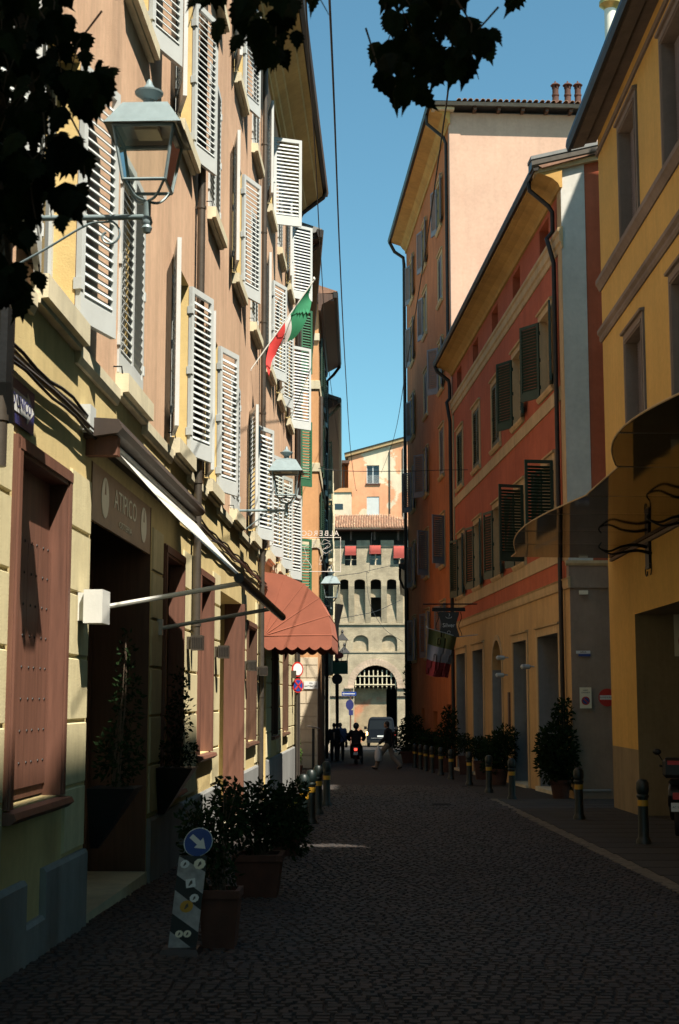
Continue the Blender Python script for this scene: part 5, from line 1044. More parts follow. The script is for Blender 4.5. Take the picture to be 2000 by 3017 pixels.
c = gsign(1718, 1926); t = thing('parking_plate', c, 'small white and blue plate high on the brown wall', 'sign'); M = frame3(c, Vector((1, 0, 0)), Vector((0, 0, 1)), Vector((0, -1, 0))); MB().box(-.165, .165, .0, .07, 0, .008, M).build('panel', m_wsign, t); MB().box(-.11, .165, -.06, .0, 0, .008, M).build('panel', m_bluesign, t); text('AREA', .06, M @ Matrix.Translation((0, .035, .01)), m_black, t, 'lettering', .001)
c = gsign(1718, 1746); t = thing('wall_socket', c, 'cream double box under the moulding on the brown wall', 'box'); MB().box(c.x - .1, c.x + .1, c.y - .1, c.y, c.z - .045, c.z + .045).build('housing', m_signc, t)
uu = FY.at(1922, 1857, 0); Mj = frame3(FY.pt(-2.24, -1.0, 2.9), -FY.n, Vector((0, 0, 1)), -FY.u); carrabile(Mj.translation, .55, .8, 'driveway plate inside the yellow house passage', Mj)
mb_ = thing('gas_main', gsign(1750, 2330), 'low horizontal grey pipe along the foot of the brown wall', 'pipe'); MB().tube([gsign(1690, 2330, 33.25), gsign(1800, 2330, 33.25)], .035, 8).build('pipe', m_plinth, mb_)
# ================================================================== bollards
def bollard(p, label, h=.92, bandz=.60, group='bollards', short=False):
    t = thing('bollard', p, label, 'bollard', group)
    if short:
        m = MB(); m.lathe([(.16, -.05), (.16, .02), (.12, .06), (.115, .42), (.10, .50), (.05, .56), (.0, .57)], p, 14); m.build('shaft', m_granite, t, smooth=True); return t
    m = MB(); m.lathe([(.11, -.05), (.11, .05), (.085, .09), (.078, .12), (.072, h - .28), (.09, h - .26), (.09, h - .235), (.075, h - .22), (.085, h - .2), (.094, h - .15), (.09, h - .06), (.06, h - .015), (.0, h)], p, 16); m.build('shaft', m_bollard, t, smooth=True)
    m = MB(); m.lathe([(.0765, bandz - .065), (.0785, bandz - .065), (.0785, bandz + .02), (.0765, bandz + .02)], p, 16); m.build('band', m_yband, t, smooth=True); return t
for (px, py), l in zip([(1897, 2487), (1707, 2415), (1509, 2355), (1441, 2334), (1383, 2313), (1329, 2296), (1299, 2284), (1273, 2277), (1254, 2272), (1238, 2267), (1222, 2262)],
    ['dark bollard with yellow band nearest the yellow house passage', 'dark bollard with yellow band before the brown gable wall', 'dark banded bollard before the big leafy pot plant', 'dark banded bollard before the wide doorway, third on the right side', 'slim dark bollard beside the ball topiary pot', 'bollard with pale band sixth on the right side', 'bollard seventh on the right side, by the dark planters', 'bollard eighth on the right side, by the dark planters', 'bollard ninth on the right side, by the dark planters', 'bollard tenth on the right side, by the dark planters', 'farthest bollard on the right side, behind the walking man']): bollard(on_ground(px, py), l)
for (px, py), l in zip([(962, 2374), (937, 2400), (916, 2428), (894, 2457)], ['yellow-banded green bollard farthest of the four on the left', 'yellow-banded green bollard third of the four on the left', 'yellow-banded green bollard second of the four on the left', 'green bollard nearest of the four, among the shrub leaves']): bollard(on_ground(px, py), l)
bollard(on_ground(854, 2496), 'short pale granite post at the edge of the sunlit patch', short=True)

# ================================================================== plants
def leaf_card(mb, p, d, n, L, w):
    d = d.normalized(); s_ = d.cross(n); s_ = s_.normalized() if s_.length > 1e-4 else Vector((1, 0, 0)); n2 = s_.cross(d)
    mb.add([p, p + d * L * .35 + s_ * w * .5 - n2 * .06 * L, p + d * L - n2 * .12 * L, p + d * L * .35 - s_ * w * .5 - n2 * .06 * L, p + d * L * .5 + n2 * .04 * L], [(0, 1, 4), (1, 2, 4), (2, 3, 4), (3, 0, 4)])
def rvec(): 
    while True:
        v = Vector((random.uniform(-1, 1), random.uniform(-1, 1), random.uniform(-1, 1)))
        if .05 < v.length < 1: return v.normalized()
def foliage(blobs, n, L, stems=None):
    mb = MB(); tot = sum(r[0] * r[1] * r[2] for _, r in blobs)
    for c, r in blobs:
        k = int(1.9 * n * r[0] * r[1] * r[2] / tot)
        for _ in range(k):
            v = rvec() * random.random() ** .42; p = Vector(c) + Vector((v.x * r[0], v.y * r[1], v.z * r[2])); d = (v * .8 + rvec() * .8 + Vector((0, 0, -.1))); l = L * random.uniform(.6, 1.25); leaf_card(mb, p, d, rvec(), l, l * random.uniform(.42, .6))
    return mb
def stems(base, tops, r=.008):
    mb = MB()
    for tp in tops:
        b = Vector(base) + Vector((random.uniform(-.04, .04), random.uniform(-.04, .04), 0)); m_ = b.lerp(Vector(tp), .5) + Vector((random.uniform(-.05, .05), random.uniform(-.05, .05), 0)); mb.tube([b, m_, Vector(tp)], [r, r * .8, r * .4], 5)
    return mb
def pot_plant(label, p, pot, blobs, nleaf, L, mat=None, group='potted plants along the street', potmat=None, name='potted_plant'):
    t = thing(name, p, label, 'plant', group); p = Vector(p); kind, w, h = pot
    if kind == 'sq':
        m = MB(); m.frus(p, (w * .8, w * .8), (w, w), 0, h * .86); m.build('pot', potmat or m_terra, t)
        m = MB(); q = w * 1.08; i_ = w * .86
        for a in range(4):
            R_ = Matrix.Translation(p) @ Matrix.Rotation(a * pi / 2, 4, 'Z'); m.box(-q / 2, q / 2 - .001 - (q - i_) / 2, -q / 2, -i_ / 2, h * .86, h, R_)
        m.build('rim', potmat or m_terra, t); m = MB(); m.box(-i_ / 2, i_ / 2, -i_ / 2, i_ / 2, h * .8, h * .92, Matrix.Translation(p)); m.build('soil', m_bark, t)
    elif kind == 'rd':
        m = MB(); m.lathe([(w * .36, 0), (w * .46, h * .8), (w * .52, h * .82), (w * .52, h), (w * .44, h), (w * .42, h * .9)], p, 18); m.build('pot', potmat or m_terra, t, smooth=True); m = MB(); m.lathe([(0, h * .9), (w * .425, h * .905)], p, 14); m.build('soil', m_bark, t)
    bl = [(p + Vector(c), r) for c, r in blobs]
    stems(p + Vector((0, 0, h * .9)), [c + Vector((r[0] * random.uniform(-.5, .5), r[1] * random.uniform(-.5, .5), r[2] * .6)) for c, r in bl for _ in range(4)], .009).build('stems', m_bark, t, kind='stuff')
    foliage(bl, nleaf, L).build('foliage', mat or m_leafS, t, fix=False, kind='stuff'); return t
g_ = on_ground
def gp(px, py): return g_(px, py)
# left: two shrubs in terracotta boxes, wall planters, climber
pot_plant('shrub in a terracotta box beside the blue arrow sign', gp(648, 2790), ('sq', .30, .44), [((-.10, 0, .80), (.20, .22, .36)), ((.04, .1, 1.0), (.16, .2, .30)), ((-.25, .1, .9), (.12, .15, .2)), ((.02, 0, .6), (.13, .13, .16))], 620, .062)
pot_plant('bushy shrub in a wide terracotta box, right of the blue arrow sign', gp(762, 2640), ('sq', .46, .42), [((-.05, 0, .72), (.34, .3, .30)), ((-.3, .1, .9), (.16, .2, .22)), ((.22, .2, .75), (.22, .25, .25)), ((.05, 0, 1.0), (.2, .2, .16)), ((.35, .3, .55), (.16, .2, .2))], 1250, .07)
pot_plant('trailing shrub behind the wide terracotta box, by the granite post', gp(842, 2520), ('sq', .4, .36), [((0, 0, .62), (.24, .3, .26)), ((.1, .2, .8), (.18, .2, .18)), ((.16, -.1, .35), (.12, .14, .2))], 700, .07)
fl_ = thing('yellow_flowers', gp(842, 2520) + Vector((.1, -.3, .6)), 'small yellow blossoms among the shrub leaves by the bollards', 'flower'); m = MB(); c_ = at_y(857, 2366, 16.6)
for _ in range(9):
    q = c_ + rvec() * .05
    for k in range(5): leaf_card(m, q, Vector((cos(k * 1.26), -.3, sin(k * 1.26))), Vector((0, -1, 0)), .03, .022)
m.build('petals', m_flower, fl_, kind='stuff')
def wall_planter(u, z, label, blobs, n, mat, w_=.46):
    t = thing('wall_planter', FA.pt(u, .02, z), label, 'planter', 'black wall planters'); m = MB(); a = w_ / 2
    tp = [FA.pt(u - a, .03, z + .52), FA.pt(u + a, .03, z + .52), FA.pt(u + a, .44, z + .52), FA.pt(u - a, .44, z + .52)]; bt = [FA.pt(u - .04, .03, z), FA.pt(u + .04, .03, z), FA.pt(u + .04, .10, z), FA.pt(u - .04, .10, z)]
    m.add(bt + tp, [(0, 1, 2, 3), (4, 5, 6, 7)] + [(i, (i + 1) % 4, 4 + (i + 1) % 4, 4 + i) for i in range(4)]); m.build('box', m_black, t); bl = [(FA.pt(u + c[0], .24 + c[1], z + .52 + c[2]), r) for c, r in blobs]
    stems(FA.pt(u, .24, z + .5), [c + Vector((0, 0, r[2] * .7)) for c, r in bl for _ in range(3)], .007).build('stems', m_bark, t, kind='stuff'); foliage(bl, n, .06).build('foliage', mat, t, fix=False, kind='stuff')
wall_planter(12.55, .42, 'black tapered wall planter with a leafy vine, left of the osteria door', [((.15, 0, .25), (.22, .25, .28)), ((.3, .02, .75), (.13, .14, .4)), ((.35, .0, 1.2), (.07, .1, .25))], 420, m_leafS)
wall_planter(16.2, .42, 'black tapered wall planter with dark leaves, right of the osteria door', [((0, 0, .15), (.22, .2, .22)), ((.1, 0, .55), (.16, .16, .3)), ((.1, 0, .95), (.1, .1, .2))], 380, m_leafS)
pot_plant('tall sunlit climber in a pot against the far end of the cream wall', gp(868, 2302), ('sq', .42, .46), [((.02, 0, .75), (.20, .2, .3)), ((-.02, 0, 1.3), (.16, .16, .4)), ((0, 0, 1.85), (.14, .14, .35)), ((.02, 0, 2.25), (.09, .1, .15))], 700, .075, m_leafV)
# barrel inside the osteria porch
bp = Vector(gp(318, 2568)); t = thing('wine_barrel', bp, 'upright oak wine barrel with metal hoops inside the osteria doorway', 'barrel'); hb_ = .92
prof_ = [(.27 + .07 * sin(pi * k / 10), hb_ * k / 10) for k in range(11)]
for k in range(18):
    a0, a1 = 2 * pi * k / 18 + .008, 2 * pi * (k + 1) / 18 - .008; m = MB()
    m.add([bp + Vector((r * cos(a), r * sin(a), z)) for r, z in prof_ for a in (a0, a1)], [(2 * i, 2 * i + 1, 2 * i + 3, 2 * i + 2) for i in range(10)]); m.build('stave', m_barrel, t, smooth=True)
for z0 in (.03, .16, .34, .58, .76, .88): r = .272 + .07 * sin(pi * z0 / hb_); m = MB(); m.lathe([(r + .004, z0 - .022), (r + .008, z0 - .022), (r + .008, z0 + .022), (r + .004, z0 + .022)], bp, 24); m.build('hoop', m_pipe if z0 < .8 else m_plinth, t, smooth=True)
m = MB(); m.lathe([(0, hb_ - .03), (.27, hb_ - .03)], bp, 18); m.build('head', m_barrel, t)
bk = thing('menu_board', FA.pt(13.9, -1.88, 1.6), 'dark menu board on the rear wall of the osteria porch', 'board'); MB().fbox(FA, 15.0, 15.9, -1.89, -1.86, 1.2, 2.05).build('board', m_pipe, bk)
# right side plants
RP = [('tall glossy laurel in a pot at the corner of the red house', (1652, 2352), ('rd', .5, .42), [((-.05, 0, 1.15), (.48, .45, .6)), ((.1, 0, 1.9), (.25, .25, .35)), ((-.25, -.1, .75), (.3, .3, .4)), ((.15, 0, .65), (.32, .3, .4))], 1500, .13),
 ('broad dark shrub in a pot before the arched niche', (1470, 2312), ('rd', .55, .45), [((0, 0, .95), (.52, .5, .5)), ((.2, 0, 1.35), (.35, .35, .3)), ((-.1, 0, .6), (.4, .4, .35))], 1100, .12),
 ('round bush in a terracotta pot beside the slim bollard', (1422, 2296), ('sq', .5, .55), [((0, 0, .95), (.42, .4, .38))], 500, .1),
 ('small ball topiary in a terracotta pot between two doorways', (1370, 2282), ('sq', .42, .62), [((0, 0, 1.05), (.30, .3, .32))], 420, .08),
 ('dark leafy pot plant at the joint of red and terracotta houses', (1318, 2275), ('rd', .5, .5), [((0, 0, 1.1), (.45, .4, .7)), ((.1, 0, 1.9), (.3, .3, .4))], 700, .13),
 ('dark low planter bush before the terracotta house door', (1280, 2264), ('sq', .7, .5), [((0, 0, .9), (.6, .5, .45))], 550, .13),
 ('dark planter bush second along the terracotta house', (1250, 2256), ('sq', .7, .5), [((0, 0, .95), (.6, .5, .5))], 500, .14),
 ('spreading dark planter bush farthest along the right side', (1208, 2248), ('sq', .8, .5), [((-.1, 0, 1.0), (.85, .5, .6)), ((.1, .2, 1.6), (.5, .5, .5))], 750, .15)]
for l, pp, pot, bl, n, L in RP: pot_plant(l, gp(*pp), pot, bl, n, L)
cb = at_y(1215, 2230, 69.); t = thing('wall_climber', (cb.x + .15, 69, gz(69)), 'dark climbing plant on the far corner of the terracotta house', 'plant'); bl = [(Vector((cb.x + .1 * sin(k), 69., gz(69) + .8 + .62 * k)), (.38 - .02 * k, .3, .5)) for k in range(8)]; foliage(bl, 1100, .14).build('foliage', m_leafS, t, fix=False, kind='stuff'); stems((cb.x, 69, gz(69)), [b_[0] for b_ in bl], .02).build('stems', m_bark, t, kind='stuff')
# brass ashtray stand
p = Vector(gp(1545, 2298)); t = thing('ashtray_stand', p, 'slim brass ashtray stand in the wide doorway of the red house', 'stand'); m = MB(); m.lathe([(.16, 0), (.16, .03), (.05, .06), (.025, .1), (.022, .72), (.06, .76), (.10, .8), (.09, .86), (.02, .86)], p, 16); m.build('column', m_brass, t, smooth=True)

# ================================================================== striped delineator with the blue arrow disc
p = Vector(gp(532, 2812)); t = thing('arrow_delineator', p, 'striped delineator post with blue keep-right arrow disc and stickers', 'sign')
nd = Vector((.12, -1, 0)).normalized(); xx = Vector((0, 0, 1)).cross(nd).normalized(); lean = (Vector((0, 0, 1)) + xx * .11).normalized(); M = frame3(p, xx, lean, nd)
MB().box(-.10, .11, 0, .72, -.03, .0, M).build('panel', m_black, t)
for k, z in enumerate((.0, .30, .58)): m = MB(); m.prism([M @ Vector((x, max(0, min(.72, y)), .001)) for x, y in ((-.10, z), (.11, z - .14), (.11, z + .02 + (.0)), (-.10, z + .17))], nd * .003); m.build('white_stripe', m_dirty, t)
for x, z, r, mm, nm in ((-.05, .66, .035, m_wsign, 'sticker'), (.06, .66, .045, m_signc, 'sticker'), (.01, .52, .05, m_wsign, 'sticker'), (.05, .41, .035, m_wsign, 'sticker'), (-.03, .15, .03, m_signc, 'sticker'), (.03, .15, .03, m_signc, 'sticker'), (.0, .35, .05, m_yband, 'sticker')):
    a0 = random.random(); m = MB(); nn = random.choice((4, 4, 9, 12)); m.prism([M @ Vector((x + r * cos(a0 + 2 * pi * k / nn), z + r * .9 * sin(a0 + 2 * pi * k / nn), .006)) for k in range(nn)], nd * .0015); q = m.build(nm, mm, t); 
    m = MB(); m.prism([M @ Vector((x + .3 * r * cos(k), z + .5 * r * sin(k * 1.3), .0085)) for k in range(5)], nd * .001); m.build('print', m_pipe, q)
D = M @ Matrix.Translation((.03, .82, -.01)); 
for rr, mm, d, nm in ((.108, m_wsign, 0, 'rim'), (.102, m_bluesign, .006, 'disc')): m = MB(); m.prism([D @ Vector((rr * cos(a), rr * sin(a), d)) for a in [k * pi / 16 for k in range(32)]], nd * .005); m.build(nm, mm, t)
m = MB(); R_ = D @ Matrix.Rotation(-pi / 4 + .1, 4, 'Z'); m.prism([R_ @ Vector((x, y, .012)) for x, y in ((-.075, -.018), (.005, -.018), (.005, -.048), (.078, 0), (.005, .048), (.005, .018), (-.075, .018))], nd * .002); m.build('arrow', m_wsign, t)
MB().frus(p, (.34, .26), (.26, .2), -.02, .05).build('foot', m_black, t)

# ================================================================== overhead cables
def cable(label, pts, r): t = thing('overhead_cable', at_y(*pts[0]), label, 'cable', 'overhead cables'); MB().tube(catmull([at_y(*q) for q in pts], 8), r, 6).build('wire', m_cable, t, smooth=True)
cable('thick overhead cable running down the middle of the sky', [(958, -250, 9), (972, 30, 12), (985, 330, 15.5), (1002, 780, 24), (1018, 1100, 36), (1033, 1330, 55), (1048, 1440, 78), (1052, 1442, 80)], .011)
cable('thin overhead cable close to the left eaves', [(895, -120, 11), (908, 130, 14), (930, 480, 20), (945, 760, 28), (968, 1080, 44), (1002, 1340, 70), (1010, 1420, 82)], .009)
cable('overhead cable crossing in front of the tall gable on the right', [(1345, -150, 11), (1326, 210, 14), (1290, 480, 18), (1245, 790, 25), (1197, 1080, 38), (1160, 1290, 58), (1122, 1395, 95)], .010)
cable('thin wire strung across between the facades below the windows', [(937, 1380, 52), (1030, 1388, 52), (1200, 1388, 51), (1300, 1385, 50), (1395, 1384, 49.5), (1500, 1382, 46)], .012)
cable('slack wire looping before the tower towards the left lantern', [(975, 1700, 92), (1010, 1695, 94), (1060, 1688, 97), (1075, 1684, 100), (1180, 1660, 104)], .018)
cable('pale wire sloping across the tower niches', [(976, 1826, 84), (1040, 1815, 90), (1110, 1800, 98), (1180, 1768, 104)], .018)
cable('wire dropping from the tower eaves past the arch', [(1095, 1570, 104), (1088, 1680, 103), (1080, 1690, 102), (1090, 1780, 100), (1130, 1850, 98), (1185, 1890, 92)], .016)
# ================================================================== tree hanging into the top of the frame
tr = thing('foreground_tree', (-.6, -3.2, gz(-3)), 'dark broad-leaved tree hanging into the top of the picture', 'tree')
def leaf_outline(kind):
    rnd = random.Random(kind); pts = []
    n = 13
    for k in range(n):
        t_ = k / (n - 1); w_ = .37 * sin(pi * t_ ** .62) ** (.8 if t_ < .5 else 1.25) * (1 + (rnd.uniform(.08, .26) if k % 2 else -.12)); pts.append((w_ + .008, t_ + (.03 if k % 2 else 0)))
    return [(0, 0)] + pts[1:-1] + [(0, 1.12)] + [(-a * rnd.uniform(.9, 1.1), b_) for a, b_ in reversed(pts[1:-1])]
lm = []
for k in range(5):
    o = leaf_outline(k); m = MB(); n = len(o); bend = .12 + .05 * k; vs = [Vector((x, -bend * y * y - .25 * abs(x), -y)) for x, y in o]; mid = [Vector((0, -bend * y * y, -y)) for y in (.25, .5, .75)]
    m.add(vs + mid, []); h_ = n // 2
    half = [i for i in range(0, h_ + 1)]; oth = [0] + [i for i in range(n - 1, h_ - 1, -1)]
    for side in (half, oth):
        m.f.append(tuple([side[0]] + [n, n + 1, n + 2] + [side[-1]] + side[-2:0:-1]))
    me = m.mesh('leaf', m_leafN, False, False); lm.append(me)
def in_poly(x, y, P):
    c = False; j = len(P) - 1
    for i in range(len(P)):
        if (P[i][1] > y) != (P[j][1] > y) and x < (P[j][0] - P[i][0]) * (y - P[i][1]) / (P[j][1] - P[i][1]) + P[i][0]: c = not c
        j = i
    return c
GA = [[(-60, -160), (190, -160), (215, 0), (238, 70), (285, 130), (300, 190), (345, 235), (330, 265), (290, 275), (285, 350), (225, 330), (150, 360), (120, 350), (100, 380), (-60, 380)],
      [(-60, 340), (90, 340), (115, 400), (95, 440), (-60, 450)], [(150, 395), (250, 420), (275, 480), (215, 500), (160, 470)], [(-60, 430), (60, 430), (130, 480), (150, 560), (225, 560), (235, 640), (170, 660), (110, 640), (80, 720), (-60, 700)], [(-40, 740), (40, 760), (110, 820), (100, 900), (40, 900), (-60, 830)],
      [(590, -150), (930, -150), (935, 15), (890, 50), (875, 130), (840, 185), (760, 175), (700, 130), (640, 120), (595, 95), (670, 55), (580, 25)], [(1130, -150), (1420, -150), (1340, 20), (1425, 60), (1465, 105), (1460, 165), (1390, 185), (1330, 215), (1250, 225), (1225, 285), (1140, 285), (1085, 225), (1100, 120), (1130, 60)], [(1500, -120), (1560, -120), (1545, -10), (1515, -20)]]
GN = [175, 20, 18, 68, 26, 78, 118, 4]
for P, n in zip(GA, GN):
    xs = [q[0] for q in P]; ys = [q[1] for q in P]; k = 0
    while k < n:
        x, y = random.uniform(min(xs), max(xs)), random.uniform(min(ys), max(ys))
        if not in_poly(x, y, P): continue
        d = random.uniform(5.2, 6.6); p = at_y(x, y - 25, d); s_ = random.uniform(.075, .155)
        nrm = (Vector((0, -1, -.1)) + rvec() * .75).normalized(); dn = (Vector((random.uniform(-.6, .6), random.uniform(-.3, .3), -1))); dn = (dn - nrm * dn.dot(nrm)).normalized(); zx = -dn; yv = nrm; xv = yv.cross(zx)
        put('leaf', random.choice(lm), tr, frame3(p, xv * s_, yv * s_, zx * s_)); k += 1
trunk = MB(); trunk.tube(catmull([(-.6, -3.2, -.1), (-.5, -3.1, 1.5), (-.55, -2.9, 3.2), (-.45, -2.4, 4.8), (-.4, -1.6, 6.0)], 6), [.26 - .006 * k for k in range(25)], 12); trunk.build('trunk', m_bark, tr, smooth=True)
for tgt in ((40, -60, 6.0), (60, 500, 5.9), (100, 300, 6.0), (760, -60, 5.9), (1250, -60, 6.0), (1560, -90, 6.0), (30, 800, 5.8)):
    e = at_y(*tgt); b_ = Vector((-.4, -1.6, 6.0)); mid = Vector(((e.x + b_.x) * .5, 2.6, 6.9)); br = MB(); br.tube(catmull([b_, mid, Vector((e.x, e.y - .6, max(e.z + .6, 4.6 if tgt[1] > 300 else 5.2))), e], 6), [.05 - .0022 * k for k in range(19)], 6); br.build('branch', m_bark, tr, smooth=True)
for P, n in zip(GA, GN):
    for _ in range(max(2, n // 9)):
        while True:
            x, y = random.uniform(min(q[0] for q in P), max(q[0] for q in P)), random.uniform(min(q[1] for q in P), max(q[1] for q in P))
            if in_poly(x, y, P): break
        a_ = at_y(x, y, random.uniform(5.4, 6.3)); tw = MB(); tw.tube([a_ + Vector((random.uniform(-.12, .12), 0, .22)), a_ + Vector((random.uniform(-.04, .04), .02, .08)), a_ + Vector((random.uniform(-.1, .1), 0, -.10))], [.005, .004, .002], 5); tw.build('twig', m_bark, tr)
for k in range(120):
    p = Vector((random.uniform(-3.0, 2.6), random.uniform(-5, 3.5), random.uniform(5.4, 8.4))); s_ = random.uniform(.1, .17); nrm = rvec(); dn = Vector((random.uniform(-.6, .6), random.uniform(-.6, .6), -1)); dn = (dn - nrm * dn.dot(nrm)).normalized(); put('leaf', lm[k % 5], tr, frame3(p, nrm.cross(-dn) * s_, nrm * s_, -dn * s_))
# ================================================================== people
def remesh(o, vox=.02):
    r = o.modifiers.new('r', 'REMESH'); r.mode = 'VOXEL'; r.voxel_size = vox; r.use_smooth_shade = True; sm = o.modifiers.new('s', 'SMOOTH'); sm.iterations = 4; sm.factor = .5; return o
def ball(mb, c, r, n=10):
    c = Vector(c); r = Vector(r) if not isinstance(r, (int, float)) else Vector((r, r, r)); o = len(mb.v); k = 7
    for i in range(1, k):
        a = pi * i / k
        for j in range(n): mb.v.append(tuple(c + Vector((r.x * sin(a) * cos(2 * pi * j / n), r.y * sin(a) * sin(2 * pi * j / n), r.z * cos(a)))))
    t, b = len(mb.v), len(mb.v) + 1; mb.v += [tuple(c + Vector((0, 0, r.z))), tuple(c - Vector((0, 0, r.z)))]
    for i in range(k - 2):
        for j in range(n): mb.f.append((o + i * n + j, o + (i + 1) * n + j, o + (i + 1) * n + (j + 1) % n, o + i * n + (j + 1) % n))
    for j in range(n): mb.f.append((t, o + j, o + (j + 1) % n)); mb.f.append((b, o + (k - 2) * n + (j + 1) % n, o + (k - 2) * n + j))
    return mb
def person(label, p, heading, J, cloth, hair=True, height=1.75, helmet=None, group=None, female=False):
    """J: joints in metres, x right, y ahead, z up, for a 1.75 m figure"""
    t = thing('person', p, label, 'person', group); s_ = height / 1.75; M = Matrix.Translation(Vector(p)) @ Matrix.Rotation(heading, 4, 'Z') @ Matrix.Scale(s_, 4)
    V = {k: Vector(v) for k, v in J.items()}
    def limb(mb, keys, rs):
        for a, b_, r0, r1 in zip(keys, keys[1:], rs, rs[1:]): mb.tube([V[a], V[b_]], [r0, r1], 10)
        for k, r in zip(keys, rs): ball(mb, V[k], r)
    b = MB(); hd = V['head']; ball(b, hd, (.075, .095, .115), 14); ball(b, hd + Vector((0, .085, -.01)), (.014, .02, .03), 8); ball(b, hd + Vector((0, .05, -.085)), (.045, .045, .03), 8)
    for sx in (-1, 1): ball(b, hd + Vector((sx * .078, -.005, -.01)), (.012, .02, .032), 8)
    limb(b, ['neck', 'head'], [.052, .05]); limb(b, ['pelvis', 'chest', 'neck'], [.13, .14, .06])
    for q in 'lr':
        limb(b, ['sh' + q, 'el' + q, 'wr' + q], [.05, .04, .03]); limb(b, ['hip' + q, 'kn' + q, 'an' + q], [.08, .055, .038]); limb(b, ['an' + q, 'to' + q], [.04, .032])
        w = V['wr' + q]; d = (w - V['el' + q]).normalized(); sd = d.cross(Vector((0, 1, .1))).normalized(); ball(b, w + d * .05, .036)
        for f in range(4): ff = sd * (.024 - .016 * f); b.tube([w + d * .07 + ff, w + d * (.115 - .006 * abs(f - 1)) + ff, w + d * (.15 - .01 * abs(f - 1)) + ff + Vector((0, .02, 0))], [.011, .01, .008], 6)
        b.tube([w + d * .03 + sd * .03, w + d * .07 + sd * .055, w + d * .10 + sd * .055], [.013, .011, .009], 6)
    o = b.build('body', m_skin, t, M=M, fix=False); remesh(o, .011)
    for nm, mat, ex in cloth:
        c = MB()
        if nm == 'jacket':
            for k in range(6):
                a = k / 5; pz = V['pelvis'].lerp(V['chest'], a * 1.12 - .06); wdt = .17 + .035 * a; ball(c, pz, (wdt + ex, .125 + ex, .12), 14)
            ball(c, V['chest'] + Vector((0, 0, .12)), (.17, .10, .09), 12); limb(c, ['chest', 'neck'], [.13, .07])
            for q in 'lr': limb(c, ['sh' + q, 'el' + q, 'wr' + q], [.072 + ex, .058 + ex, .045 + ex]); limb(c, ['chest', 'sh' + q], [.12, .075])
        elif nm == 'trousers':
            ball(c, V['pelvis'], (.165, .125, .13), 12)
            for q in 'lr': limb(c, ['hip' + q, 'kn' + q, 'an' + q], [.098 + ex, .072 + ex, .058 + ex])
        elif nm == 'shoes':
            for q in 'lr': c.tube([V['an' + q] + Vector((0, -.05, -.045)), V['an' + q].lerp(V['to' + q], .6) + Vector((0, 0, -.03)), V['to' + q]], [.048, .052, .035], 10)
        o = c.build(nm, mat, t, M=M, fix=False); remesh(o, .014)
    if helmet:
        c = MB(); ball(c, hd + Vector((0, -.005, .03)), (.13, .15, .145), 16); c.build('helmet', helmet, t, M=M, smooth=True, fix=False)
    elif hair:
        c = MB(); ball(c, hd + Vector((0, -.022, .03)), (.088, .095, .105), 14); ball(c, hd + Vector((0, -.05, -.03)), (.075, .06, .08), 12); o = c.build('hair', hair, t, M=M, fix=False); remesh(o, .015)
    return t, M, V
m_denim = plain('blue_jacket', (.10, .12, .24), .85, var=.15); m_darkc = plain('dark_cloth', (.010, .010, .013), .9, var=.2); m_beige = plain('beige_trousers', (.22, .17, .13), .9, var=.12); m_hairg = plain('grey_hair', (.09, .08, .075), .7); m_hairb = plain('dark_hair', (.012, .009, .008), .6); m_shoe = plain('shoes', (.012, .010, .010), .6); m_bag = plain('plastic_bag', (.60, .56, .54), .5, var=.1); m_helm = plain('helmet_grey', (.05, .05, .055), .25)
base = dict(pelvis=(0, 0, .95), chest=(0, .02, 1.28), neck=(0, .02, 1.47), head=(0, .05, 1.62), shl=(-.19, .02, 1.40), shr=(.19, .02, 1.40), ell=(-.25, -.04, 1.13), elr=(.25, -.04, 1.13), wrl=(-.25, .06, .90), wrr=(.25, .06, .90), hipl=(-.09, 0, .90), hipr=(.09, 0, .90), knl=(-.10, .10, .50), knr=(.10, -.02, .50), anl=(-.10, .10, .09), anr=(.10, -.24, .14), tol=(-.11, .26, .03), tor=(.11, -.12, .04))
def J(**k): d = dict(base); d.update(k); return d
t, M, V = person('walker in dark clothes on the left of the strolling couple', gp(984, 2243), radians(2), J(), [('jacket', m_darkc, .01), ('trousers', m_darkc, .01), ('shoes', m_shoe, 0)], m_hairb, 1.72, group='people walking away')
t, M, V = person('walker in a blue jacket with a dark cross-body bag', gp(1003, 2241), radians(-3), J(knr=(.10, .10, .50), anr=(.10, .08, .09), tor=(.11, .24, .03), knl=(-.10, -.02, .5), anl=(-.10, -.22, .13), tol=(-.1, -.1, .04), head=(-.02, .06, 1.61)), [('jacket', m_denim, .025), ('trousers', m_darkc, .01), ('shoes', m_shoe, 0)], m_hairg, 1.74, group='people walking away')
st = MB(); st.tube([M @ Vector(v) for v in ((-.15, -.02, 1.47), (-.08, -.17, 1.36), (.05, -.17, 1.15), (.18, -.14, .95), (.24, -.02, .82))], .018, 6); bg_ = thing('shoulder_bag', M @ Vector((.25, 0, .75)), 'dark shoulder bag hanging at the hip of the blue-jacketed walker', 'bag'); st.build('strap', m_darkc, bg_); q = MB(); q.box(-.05, .05, -.16, .14, -.13, .11, M @ Matrix.Translation((.27, -.02, .74))); q.build('pouch', m_darkc, bg_)
